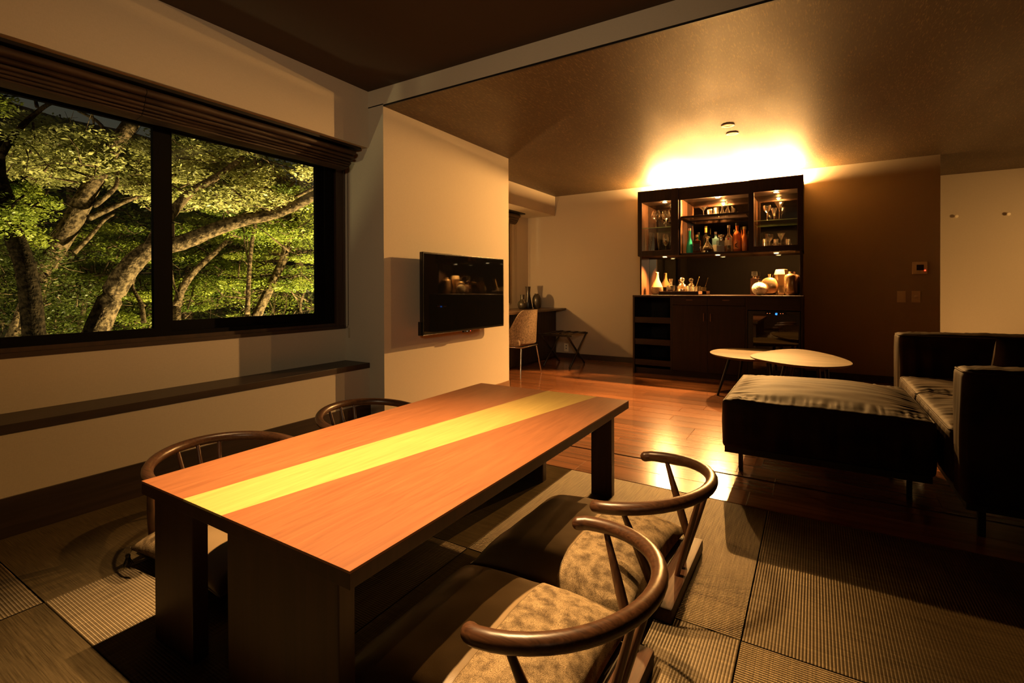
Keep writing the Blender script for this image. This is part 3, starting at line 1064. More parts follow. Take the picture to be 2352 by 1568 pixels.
# strip lamp on top
sl = obj('strip_lamp', MB().tube([(UX[0] + 0.06, 6.64, 2.200), (UX[3] - 0.06, 6.64, 2.200)], 0.014, 10), emitter('strip_lamp_glow', (1.0, 0.72, 0.36), 60), cb)
# shelf pin holes
mb = MB()
for x in (UX[0] + 0.0222, UX[1] + 0.0222):
    for yy in (6.19, 6.42):
        for k in range(9):
            mb.box(x, x + 0.001, yy - 0.003, yy + 0.003, 1.56 + k * 0.045, 1.566 + k * 0.045)
tag(obj('shelf_pin', mb, CHROME, cb), kind='stuff')

# wine cooler built into the right bay
wc = thing('wine_cooler', 'black glass-fronted wine cooler built into the bar cabinet', 'wine cooler', (-0.35, 6.3, 0.08))
obj('body', MB().box(-0.618, -0.126, CYF + 0.03, YB - 0.04, 0.085, 0.79), BLACK, wc)
d = obj('door', bx(-0.618, -0.126, CYF + 0.004, CYF + 0.03, 0.085, 0.79), BLACK, wc)
obj('glass', MB().box(-0.568, -0.140, CYF + 0.001, CYF + 0.004, 0.16, 0.757), plain('cooler_glass', (0.012, 0.006, 0.004), 0.02, spec=0.9), d)
cp = obj('control_panel', MB().box(-0.45, -0.25, CYF + 0.0002, CYF + 0.001, 0.762, 0.784), BLACKGLOSS, wc)
LED = emitter('orange_led', (1.0, 0.22, 0.06), 2.5)
for dx in (-0.085, -0.062, 0.040, 0.062):
    obj('indicator', MB().box(-0.345 + dx - 0.004, -0.345 + dx + 0.004, CYF - 0.001, CYF + 0.0005, 0.7655, 0.7685), LED, cp)
BLUE = emitter('blue_digit', (0.03, 0.22, 1.0), 7.0)


def digit(ch, x, z, h=0.020, w_=0.011):
    seg = {'1': 'bc', '2': 'abged'}[ch]
    t_ = 0.0024
    box = dict(a=(x, x + w_, z + h - t_, z + h), g=(x, x + w_, z + h / 2 - t_ / 2, z + h / 2 + t_ / 2), d=(x, x + w_, z, z + t_),
               b=(x + w_ - t_, x + w_, z + h / 2, z + h), c=(x + w_ - t_, x + w_, z, z + h / 2), e=(x, x + t_, z, z + h / 2), f=(x, x + t_, z + h / 2, z + h))
    mb = MB()
    for q in seg:
        a, b, c, e = box[q]
        mb.box(a, b, CYF - 0.001, CYF + 0.0005, c, e)
    return mb


obj('digit', digit('1', -0.362, 0.752), BLUE, cp)
obj('digit', digit('2', -0.347, 0.752), BLUE, cp)

# ------------------------------------------------------------------ things in and on the cabinet
YI = 6.27


def bprof(h, r, neck, nh, sh=0.06):
    """bottle profile: height, body radius, neck radius, neck height, shoulder height"""
    b = h - nh - sh
    return [(0.001, 0), (r * 0.9, 0), (r, 0.006), (r, b * 0.5), (r, b), (r * 0.93, b + sh * 0.3), (r * 0.62, b + sh * 0.7), (neck, b + sh), (neck, h - 0.012), (neck * 1.15, h - 0.012), (neck * 1.15, h - 0.002), (neck * 0.8, h)]


def colglass(name, col, rough=0.08):
    m = plain(name, col, rough, spec=0.8, trans=0.35, ior=1.45)
    return m


def bottle(px, wpx, topy, z, y, name, mat_, label, neck=0.012, nh=0.07, sh=0.05, square=False, cap=None, paper=None, stop=None, cat='bottle', h=None, extra=None):
    p = at(px, 560, 1, y)
    x = p[0]
    k = y * 0.94 / F_PX
    r = abs(at(px + wpx / 2, 560, 1, y)[0] - x) * 0.93
    top = at(px, topy, 1, y)[2]
    h = (top - z) if h is None else h
    t = thing(name, label, cat, (x, y, z))
    caph = 0.030 if cap else 0
    if square:
        hb = h - nh - caph
        mb = MB().bbox(x - r, x + r, y - r * 0.8, y + r * 0.8, z, z + hb, 0.006)
        mb.lathe([(r * 0.6, 0), (neck, 0.02), (neck, nh)], x, y, z + hb - 0.002, 16)
    else:
        mb = MB().lathe(bprof(h - caph, r, neck, nh, sh), x, y, z, 24)
    obj('glass_body', mb, mat_, t, True, angle=45)
    if cap:
        obj('cap', MB().lathe([(neck * 1.25, 0), (neck * 1.3, 0.003), (neck * 1.25, caph)], x, y, z + h - caph - 0.001, 16), cap, t, True, angle=45)
    if paper:
        pm, z0, z1, mark = paper
        if square:
            lb = obj('label_sheet', MB().box(x - r * 0.8, x + r * 0.8, y - r * 0.8 - 0.0015, y - r * 0.8, z + z0, z + z1), pm, t)
        else:
            mb = MB()
            n = 12
            vs = []
            for q in range(n + 1):
                a = math.radians(-150 + 120 * q / n)
                vs += [(x + (r + 0.001) * math.cos(a), y + (r + 0.001) * math.sin(a), z + z0), (x + (r + 0.001) * math.cos(a), y + (r + 0.001) * math.sin(a), z + z1)]
            mb.add(vs, [(2 * q, 2 * q + 2, 2 * q + 3, 2 * q + 1) for q in range(n)])
            lb = obj('label_sheet', mb, pm, t, True)
        if mark:
            mm, kind = mark
            zc = z + (z0 + z1) / 2
            yy = y - (r * 0.8 if square else r) - 0.0035
            if kind == 'disc':
                m2 = MB().prism([(x + 0.011 * math.cos(a), yy + 0.011 * math.sin(a)) for a in [q * math.pi / 8 for q in range(16)]], 0, 0.0015)
                m2.v = [(a, yy - c, z + z1 - 0.015 + (b - yy)) for a, b, c in m2.v]
            else:     # a long-necked swirl
                m2 = MB().tube([(x + 0.014, yy, zc - 0.035), (x - 0.012, yy, zc - 0.020), (x - 0.014, yy, zc + 0.004), (x + 0.006, yy, zc + 0.018), (x + 0.008, yy, zc + 0.040), (x - 0.004, yy, zc + 0.046)],
                               [0.006, 0.015, 0.014, 0.010, 0.007, 0.004], 8, flat=0.3)
            obj('emblem', m2, mm, lb)
    if extra:
        extra(t, x, y, z, r, h)
    return t


PAPER = plain('bottle_paper', (0.9, 0.84, 0.66), 0.6)
BLACKPAPER = plain('bottle_black_print', (0.01, 0.01, 0.012), 0.5)
REDPRINT = plain('bottle_red_print', (0.5, 0.03, 0.02), 0.5)
GOLDCAP = plain('gold_cap', (0.75, 0.55, 0.22), 0.3, metal=0.8)
WHITECAP = plain('white_cap', (0.7, 0.65, 0.55), 0.4)
DARKCAP = plain('dark_cap', (0.03, 0.02, 0.02), 0.4)
ZS = ZU0 + 0.0225
bottle(1584, 17, 524, ZS, 6.24, 'liqueur_bottle', plain('turquoise_frosted_glass', (0.05, 0.80, 0.58), 0.35), 'turquoise frosted bottle, leftmost in the open bay of the bar cabinet', neck=0.013, nh=0.08, sh=0.16, cap=WHITECAP)
bottle(1601, 18, 539, ZS, 6.22, 'rum_bottle', colglass('amber_dark_glass', (0.10, 0.035, 0.012)), 'short square amber bottle with black label beside the turquoise bottle', square=True, neck=0.012, nh=0.04, cap=GOLDCAP, paper=(BLACKPAPER, 0.03, 0.11, None))
bottle(1621, 15, 520, ZS, 6.38, 'wine_bottle', colglass('black_wine_glass', (0.02, 0.014, 0.008)), 'tall dark wine bottle with yellow neck foil behind the wide decanter', neck=0.014, nh=0.09, cap=None, paper=(PAPER, 0.03, 0.09, None),
       extra=lambda t, x, y, z, r, h: obj('neck_foil', MB().lathe([(0.0155, h - 0.075), (0.0155, h + 0.001), (0.005, h + 0.002)], x, y, z, 16), plain('yellow_foil', (0.85, 0.6, 0.15), 0.35), t, True, angle=45))


def decanter_wide(t, x, y, z, r, h):
    obj('liquid', MB().lathe([(0.001, 0.004), (r * 0.97, 0.006), (r * 0.985, 0.03), (r * 0.8, 0.062), (0.001, 0.062)], x, y, z, 24), plain('dark_liquor', (0.02, 0.008, 0.005), 0.08), t, True, angle=45)
    obj('stopper', MB().lathe([(0.010, h - 0.055), (0.012, h - 0.03), (0.026, h - 0.02), (0.028, h - 0.008), (0.018, h)], x, y, z, 16), GLASS, t, True, angle=45)


t = thing('wide_decanter', 'wide-bottomed decanter of dark liquor in the open bay', 'decanter', (at(1625, 560, 1, 6.21)[0], 6.21, ZS))
_x, _r2 = t.location.x, 0.073
obj('glass_body', MB().lathe([(0.001, 0), (_r2, 0.002), (_r2 * 1.02, 0.02), (_r2 * 0.85, 0.06), (_r2 * 0.45, 0.10), (0.014, 0.135), (0.013, 0.158), (0.020, 0.165)], _x, 6.21, ZS, 24), GLASS, t, True, angle=60)
decanter_wide(t, _x, 6.21, ZS, _r2, 0.195)
bottle(1644, 16, 532, ZS, 6.36, 'gin_bottle', colglass('pale_blue_glass', (0.40, 0.75, 0.85)), 'pale blue gin bottle with white label behind the ribbed decanter', square=True, neck=0.013, nh=0.05, cap=CHROME, paper=(PAPER, 0.02, 0.10, None))
t = thing('ribbed_decanter', 'square ribbed decanter half full of brown whisky', 'decanter', (at(1656, 560, 1, 6.22)[0], 6.22, ZS))
_x = t.location.x
obj('glass_body', bx(_x - 0.044, _x + 0.044, 6.18, 6.26, ZS, ZS + 0.135).lathe([(0.03, 0), (0.016, 0.012), (0.016, 0.035), (0.022, 0.04)], _x, 6.22, ZS + 0.133, 16), GLASS, t)
obj('liquid', MB().box(_x - 0.040, _x + 0.040, 6.184, 6.256, ZS + 0.004, ZS + 0.072), plain('whisky', (0.30, 0.10, 0.02), 0.1), t)
for k in range(9):
    obj('rib', MB().box(_x - 0.041 + k * 0.0098, _x - 0.038 + k * 0.0098, 6.177, 6.181, ZS + 0.004, ZS + 0.125), GLASS, t)
obj('stopper', MB().lathe([(0.014, 0), (0.034, 0.012), (0.036, 0.024), (0.026, 0.032)], _x, 6.22, ZS + 0.172, 16), GLASS, t, True, angle=45)
bottle(1674, 18, 517, ZS, 6.24, 'white_rum_bottle', thin_glass('clear_bottle_glass', (0.92, 0.93, 0.88), (1, 0.97, 0.9), 0.15, 0.05, 0.45), 'clear rum bottle with cream label and red round emblem', neck=0.013, nh=0.07, cap=WHITECAP, paper=(PAPER, 0.075, 0.165, (REDPRINT, 'disc')))
bottle(1693, 19, 512, ZS, 6.26, 'spiced_rum_bottle', plain('red_orange_glass', (0.95, 0.24, 0.07), 0.12, spec=0.8, trans=0.2), 'tall orange-red bottle with a black swirling emblem', neck=0.015, nh=0.06, cap=DARKCAP, paper=(plain('orange_paper', (0.9, 0.35, 0.12), 0.5), 0.03, 0.13, (BLACKPAPER, 'swirl')))
bottle(1710, 14, 520, ZS, 6.24, 'bitters_bottle', plain('orange_glass', (0.95, 0.30, 0.08), 0.12, spec=0.8, trans=0.2), 'orange bottle at the right end of the open bay', neck=0.015, nh=0.05, cap=GOLDCAP)


def stem_glass(px, topy, wpx, z, y, shape, label, name='wine_glass', group=None):
    x = at(px, 520, 1, y)[0]
    r = abs(at(px + wpx / 2, 520, 1, y)[0] - x) * 0.95
    h = at(px, topy, 1, y)[2] - z
    if shape == 'wine':
        pr = [(0.001, 0), (r * 0.75, 0.0), (r * 0.7, 0.002), (0.006, 0.006), (0.004, 0.02), (0.004, h * 0.40), (0.012, h * 0.44), (r * 0.72, h * 0.52), (r, h * 0.66), (r * 0.93, h * 0.82), (r * 0.68, h)]
    elif shape == 'flute':
        pr = [(0.001, 0), (r * 1.0, 0.0), (r * 0.9, 0.002), (0.005, 0.006), (0.004, 0.02), (0.004, h * 0.25), (0.010, h * 0.32), (r * 0.7, h * 0.6), (r, h)]
    elif shape == 'martini':
        pr = [(0.001, 0), (r * 0.6, 0.0), (r * 0.55, 0.002), (0.006, 0.006), (0.004, 0.02), (0.004, h * 0.55), (0.008, h * 0.60), (r, h)]
    elif shape == 'coupe':
        pr = [(0.001, 0), (r * 0.7, 0.0), (r * 0.65, 0.002), (0.006, 0.006), (0.004, 0.02), (0.004, h * 0.5), (0.012, h * 0.56), (r * 0.8, h * 0.68), (r, h * 0.85), (r * 0.98, h)]
    else:   # tumbler
        pr = [(0.001, 0), (r * 0.9, 0.0), (r * 0.95, h * 0.3), (r, h), (r * 0.94, h), (r * 0.88, h * 0.15), (0.001, h * 0.13)]
    return single(name, MB().lathe(pr, x, y, z, 24, cap=False), GLASS, label, 'glass', group, True, org=(x, y, z))


ZG = 1.7975
stem_glass(1507, 484, 23, ZG, 6.26, 'wine', 'big wine glass, left one on the glass shelf behind the left glass door')
stem_glass(1530, 483, 23, ZG, 6.26, 'wine', 'big wine glass, right one on the glass shelf behind the left glass door')
stem_glass(1494, 534, 11, ZS, 6.24, 'flute', 'champagne flute at the far left of the bottom shelf', 'champagne_flute')
stem_glass(1513, 534, 11, ZS, 6.26, 'flute', 'champagne flute between another flute and a small wine glass', 'champagne_flute')
stem_glass(1529, 537, 16, ZS, 6.24, 'wine', 'small wine glass under the glass shelf behind the left door')
stem_glass(1549, 536, 15, ZS, 6.26, 'wine', 'small wine glass half hidden by the right stile of the left door')
stem_glass(1762, 472, 20, ZG, 6.26, 'coupe', 'champagne coupe on the glass shelf behind the right glass door', 'coupe_glass')
stem_glass(1778, 477, 15, ZG, 6.24, 'flute', 'narrow glass between a coupe and a martini glass', 'cocktail_glass')
stem_glass(1790, 463, 26, ZG, 6.28, 'martini', 'tall martini glass on the glass shelf behind the right glass door', 'martini_glass')
stem_glass(1767, 537, 21, ZS, 6.26, 'coupe', 'left coupe on the bottom shelf behind the right glass door', 'coupe_glass')
stem_glass(1794, 535, 22, ZS, 6.26, 'martini', 'low martini glass on the bottom shelf behind the right glass door', 'martini_glass')
for px, lb in ((1757, 'small tumbler at the left of the bottom shelf behind the right door'), (1782, 'small tumbler between the two stemmed glasses of the bottom shelf'), (1810, 'small tumbler at the right of the bottom shelf behind the right door')):
    stem_glass(px, 549, 13, ZS, 6.22, 'tumbler', lb, 'small_tumbler')
ZM = 1.9025
stem_glass(1616, 475, 25, ZM, 6.24, 'martini', 'martini glass on the upper shelf of the open bay', 'martini_glass')
stem_glass(1630, 481, 13, ZM, 6.20, 'tumbler', 'tiny tumbler right beside the martini glass of the open bay', 'small_tumbler')
stem_glass(1645, 477, 15, ZM, 6.22, 'tumbler', 'small tumbler in the middle of the upper shelf of the open bay', 'small_tumbler')


def cruet(px, topy, wpx, label, y=6.22):
    x = at(px, 480, 1, y)[0]
    r = abs(at(px + wpx / 2, 480, 1, y)[0] - x)
    h = at(px, topy, 1, y)[2] - ZM
    t = thing('cruet', label, 'cruet', (x, y, ZM))
    obj('glass_body', MB().lathe([(0.001, 0), (r, 0), (r * 0.98, h * 0.12), (r * 0.5, h * 0.4), (0.009, h * 0.55), (0.008, h * 0.75), (0.011, h * 0.8)], x, y, ZM, 18), GLASS, t, True, angle=60)
    obj('stopper', MB().lathe([(0.007, h * 0.76), (0.006, h * 0.84), (0.010, h * 0.90), (0.009, h * 0.97), (0.002, h)], x, y, ZM, 12), GLASS, t, True, angle=60)


cruet(1659, 468, 11, 'short glass cruet with stopper on the upper shelf of the open bay')
cruet(1671, 462, 13, 'tallest glass cruet on the upper shelf of the open bay')
cruet(1682, 473, 8, 'smallest glass cruet at the right of the upper shelf', 6.26)

# counter: left group
YQ = 6.30
vx = at(1509, 640, 1, YQ)[0]
ZV = ZC + 0.0008
vs_ = thing('two_tone_vase', 'slim-necked clay vase with speckled lower half on the bar counter', 'vase', (vx, YQ, ZC))
vp = [(0.001, 0), (0.050, 0), (0.068, 0.022), (0.074, 0.055), (0.071, 0.092), (0.052, 0.140), (0.030, 0.185), (0.021, 0.225), (0.0195, 0.272), (0.022, 0.284), (0.017, 0.284)]
m_, nt_, N_, L_, b_ = nodes_of('speckled_clay')
v_ = coords(N_, L_)
n_, r_ = noise_ramp(N_, L_, v_, 160, 2, (0.22, 0.15, 0.08), (0.55, 0.42, 0.25), 0.4, 0.55)
L_.new(r_.outputs['Color'], b_.inputs['Base Color'])
setp(b_, rough=0.8)
obj('neck', MB().lathe([p for p in vp if p[1] >= 0.092], vx, YQ, ZV, 28, cap=False), plain('glazed_clay', (0.55, 0.36, 0.16), 0.3), vs_, True)
obj('belly', MB().lathe([p for p in vp if p[1] <= 0.092], vx, YQ, ZV, 28), m_, vs_, True, angle=60)
obj('band', MB().lathe([(0.0712, 0.090), (0.0718, 0.093), (0.0708, 0.096)], vx, YQ, ZV, 28, cap=False), BLACK, vs_)
tr = thing('serving_tray', 'shallow dark wooden tray holding decanters on the bar counter', 'tray', (-1.48, 6.25, ZC))
tx0, tx1 = at(1513, 672, 1, 6.13)[0], at(1604, 672, 1, 6.13)[0]
TZ0 = ZC + 0.0005
obj('tray_base', MB().box(tx0, tx1, 6.13, 6.37, TZ0, TZ0 + 0.010), CABWOOD_X, tr)
for a in ((tx0, tx1, 6.13, 6.142, TZ0, TZ0 + 0.045), (tx0, tx1, 6.358, 6.37, TZ0, TZ0 + 0.045)):
    obj('tray_side', bx(*a), CABWOOD_X, tr)
for a in ((tx0, tx0 + 0.012, 6.142, 6.358, TZ0, TZ0 + 0.045), (tx1 - 0.012, tx1, 6.142, 6.358, TZ0, TZ0 + 0.045)):
    obj('tray_side', bx(*a), CABLIGHT, tr)
ZT = TZ0 + 0.0105
CRYSTAL = thin_glass('cut_crystal', (0.95, 0.93, 0.88), (1, 0.95, 0.85), 0.35, 0.18, 0.55)
yq = 6.25
x = at(1541, 650, 1, yq)[0]
t = thing('square_decanter', 'square crystal decanter with tall stopper on the tray', 'decanter', (x, yq, ZT))
obj('glass_body', bx(x - 0.044, x + 0.044, yq - 0.04, yq + 0.04, ZT, ZT + 0.105).lathe([(0.030, 0), (0.017, 0.012), (0.017, 0.030), (0.024, 0.034)], x, yq, ZT + 0.103, 16), CRYSTAL, t)
obj('liquid', MB().box(x - 0.030, x + 0.030, yq - 0.03, yq + 0.03, ZT + 0.008, ZT + 0.055), plain('brandy', (0.25, 0.09, 0.03), 0.1), t)
obj('stopper', MB().lathe([(0.014, 0), (0.017, 0.006), (0.026, 0.045), (0.024, 0.050)], x, yq, ZT + 0.138, 10), CRYSTAL, t)
x = at(1567, 650, 1, yq)[0]
t = thing('round_decanter', 'round-shouldered crystal decanter with ball stopper on the tray', 'decanter', (x, yq, ZT))
obj('glass_body', MB().lathe([(0.001, 0), (0.052, 0), (0.055, 0.01), (0.054, 0.085), (0.044, 0.115), (0.022, 0.130), (0.020, 0.142), (0.026, 0.146)], x, yq, ZT, 24), CRYSTAL, t, True, angle=60)
obj('liquid', MB().lathe([(0.001, 0.006), (0.046, 0.006), (0.046, 0.06), (0.001, 0.06)], x, yq, ZT, 20), plain('pale_liquor', (0.45, 0.25, 0.08), 0.1), t)
obj('ball_stopper', MB().lathe([(0.003, 0)] + [(0.030 * math.sin(a), 0.033 - 0.030 * math.cos(a)) for a in [math.pi * k / 12 for k in range(1, 12)]], x, yq, ZT + 0.144, 20), CRYSTAL, t, True)
for px, hh, rr, lb in ((1584, 0.098, 0.034, 'cut crystal tumbler beside the round decanter on the tray'), (1597, 0.085, 0.032, 'cut crystal mixing glass holding a stirrer at the right of the tray')):
    x = at(px, 650, 1, yq)[0]
    mb = MB().lathe([(0.001, 0), (rr * 0.9, 0), (rr, hh), (rr * 0.94, hh), (rr * 0.86, 0.012), (0.001, 0.012)], x, yq - 0.03 * (px > 1590), ZT, 24, cap=False)
    g_ = single('cut_tumbler', mb, CRYSTAL, lb, 'glass', None, True, 60)
    xs = x
st = single('cocktail_stirrer', MB().tube([(xs - 0.004, yq - 0.03, ZT + 0.02), (xs + 0.05, yq - 0.03, ZT + 0.20)], 0.0026, 8).lathe([(0.001, -0.005), (0.006, 0), (0.001, 0.006)], xs + 0.05, yq - 0.03, ZT + 0.202, 8),
            plain('brass', (0.8, 0.55, 0.25), 0.25, metal=1.0), 'thin brass stirrer leaning out of a glass on the tray', 'stirrer', org=(xs, yq - 0.03, ZT + 0.02))

# counter: right group
x = at(1733, 650, 1, 6.33)[0]
t = thing('stoppered_bottle', 'tall pinkish brown glass bottle with square stopper on the counter', 'bottle', (x, 6.33, ZC))
obj('glass_body', bx(x - 0.040, x + 0.040, 6.29, 6.37, ZC + 0.0005, ZC + 0.195).lathe([(0.03, 0), (0.018, 0.012), (0.018, 0.026)], x, 6.33, ZC + 0.193, 16), thin_glass('rose_glass', (0.85, 0.55, 0.42), (1, 0.85, 0.7), 0.3, 0.15, 0.5), t)
obj('stopper', bx(x - 0.027, x + 0.027, 6.303, 6.357, ZC + 0.222, ZC + 0.275), CRYSTAL, t)
m_, nt_, N_, L_, b_ = nodes_of('hammered_silver')
v_ = coords(N_, L_)
vo_ = N_.new('ShaderNodeTexVoronoi')
vo_.inputs['Scale'].default_value = 130
L_.new(v_, vo_.inputs['Vector'])
setp(b_, col=(0.50, 0.42, 0.30), rough=0.3, metal=0.9)
add_bump(N_, L_, b_, vo_.outputs['Distance'], 1.0, 0.006)


def sph(r, hgt, yscale, x, y, z, n=28, kz=0.0):
    pr = [(0.001, 0)] + [(r * math.sin(a), hgt / 2 - hgt / 2 * math.cos(a)) for a in [math.pi * k / 16 for k in range(1, 16)]] + [(0.001, hgt)]
    return MB().lathe(pr, x, y, z, n, sy=yscale)


x = at(1744, 660, 1, 6.22)[0]
t = thing('hammered_ball_vase', 'small round hammered silver vase, front of the right group on the bar', 'vase', (x, 6.22, ZC))
obj('body', sph(0.078, 0.150, 0.8, x, 6.22, ZC + 0.0005), m_, t, True)
obj('neck', MB().lathe([(0.014, 0), (0.010, 0.008), (0.012, 0.020), (0.009, 0.020)], x, 6.22, ZC + 0.147, 14), CHROME, t, True, angle=60)
BRONZE = plain('polished_bronze', (0.62, 0.42, 0.22), 0.22, metal=0.9)
x = at(1767, 650, 1, 6.33)[0]
t = thing('disc_vase', 'round bronze moon-shaped vase with short neck on the bar', 'vase', (x, 6.33, ZC))
obj('body', sph(0.100, 0.205, 0.45, x, 6.33, ZC + 0.0005), BRONZE, t, True)
obj('neck', MB().lathe([(0.016, 0), (0.014, 0.01), (0.016, 0.040), (0.013, 0.040)], x, 6.33, ZC + 0.200, 14), BRONZE, t, True, angle=60)
x = at(1795, 650, 1, 6.36)[0]
mb = MB()
lv = [(0.052, 0), (0.062, 0.03), (0.048, 0.11), (0.075, 0.235), (0.058, 0.290), (0.048, 0.292)]
for r_, z_ in lv:
    pass
mb.lathe(lv, x, 6.36, ZC + 0.0005, 6)
GOLDV = plain('champagne_metal', (0.72, 0.55, 0.32), 0.3, metal=0.7)
single('faceted_vase', mb, GOLDV, 'tall faceted champagne coloured vase, tallest on the bar counter', 'vase', org=(x, 6.36, ZC + 0.0005))
x = at(1819, 650, 1, 6.25)[0]
single('lidded_jar', MB().lathe([(0.001, 0), (0.055, 0), (0.070, 0.025), (0.074, 0.04), (0.074, 0.200), (0.066, 0.225), (0.035, 0.240), (0.032, 0.262), (0.026, 0.262)], x, 6.25, ZC + 0.0005, 28),
       plain('brown_metal_glaze', (0.42, 0.27, 0.14), 0.2, metal=0.75), 'shiny brown cylindrical jar at the right end of the bar counter', 'jar', smooth=True, angle=50, org=(x, 6.25, ZC + 0.0005))

# ------------------------------------------------------------------ coffee tables
def blob(pts, n=60):
    """closed smooth outline through control points (Catmull-Rom)"""
    P = [np.array(p) for p in pts]
    m = len(P)
    out = []
    per = n // m
    for i in range(m):
        p0, p1, p2, p3 = P[i - 1], P[i], P[(i + 1) % m], P[(i + 2) % m]
        for k in range(per):
            t = k / per
            out.append(tuple(0.5 * ((2 * p1) + (-p0 + p2) * t + (2 * p0 - 5 * p1 + 4 * p2 - p3) * t * t + (-p0 + 3 * p1 - 3 * p2 + p3) * t ** 3)))
    return out


def pebble_table(name, label, ctl, z, legs, mat_):
    o = blob(ctl)
    cx = sum(p[0] for p in o) / len(o)
    cy = sum(p[1] for p in o) / len(o)
    t = thing(name, label, 'coffee table', (cx, cy, 0))
    mb = MB()
    n = len(o)
    ring = []
    for s, zz in ((0.93, z - 0.022), (0.985, z - 0.010), (1.0, z - 0.004), (0.997, z)):
        ring.append([(cx + (p[0] - cx) * s, cy + (p[1] - cy) * s, zz) for p in o])
    vs = [p for r_ in ring for p in r_]
    fs = [(i * n + k, i * n + (k + 1) % n, (i + 1) * n + (k + 1) % n, (i + 1) * n + k) for i in range(3) for k in range(n)]
    fs += [tuple(range(n - 1, -1, -1)), tuple(range(3 * n, 4 * n))]
    mb.add(vs, fs)
    obj('table_top', mb, mat_, t, True, angle=35)
    for (ax, ay), (bx_, by_) in legs:
        obj('leg', MB().tube([(ax, ay, z - 0.02), (bx_, by_, 0.0)], [0.017, 0.010], 12), BLACK, t, True, angle=60)
    return t


OAK = wood('smoked_oak_top', (0.050, 0.034, 0.015), (0.120, 0.082, 0.038), 0, 0.62, 0.15, 0.35, 0.05)
pebble_table('pebble_coffee_table', 'higher pebble-shaped coffee table right of the other, behind the ottoman',
             [(-0.475, 4.72), (-0.25, 4.40), (0.02, 4.32), (0.22, 4.50), (0.245, 4.78), (0.10, 5.20), (-0.12, 5.46), (-0.33, 5.25)], 0.455,
             [((-0.20, 4.75), (-0.30, 4.62)), ((0.08, 4.62), (0.10, 4.50)), ((0.02, 5.0), (0.06, 5.15)), ((-0.15, 5.15), (-0.22, 5.3))], OAK)
pebble_table('pebble_coffee_table', 'lower coffee table whose left tip catches the light, nearer the bar',
             [(-0.895, 5.30), (-0.80, 5.02), (-0.52, 4.86), (-0.25, 5.0), (-0.10, 5.35), (-0.30, 5.66), (-0.60, 5.72), (-0.82, 5.58)], 0.405,
             [((-0.70, 5.25), (-0.80, 5.12)), ((-0.35, 5.1), (-0.30, 4.98)), ((-0.40, 5.45), (-0.36, 5.58)), ((-0.62, 5.5), (-0.68, 5.62))], OAK)


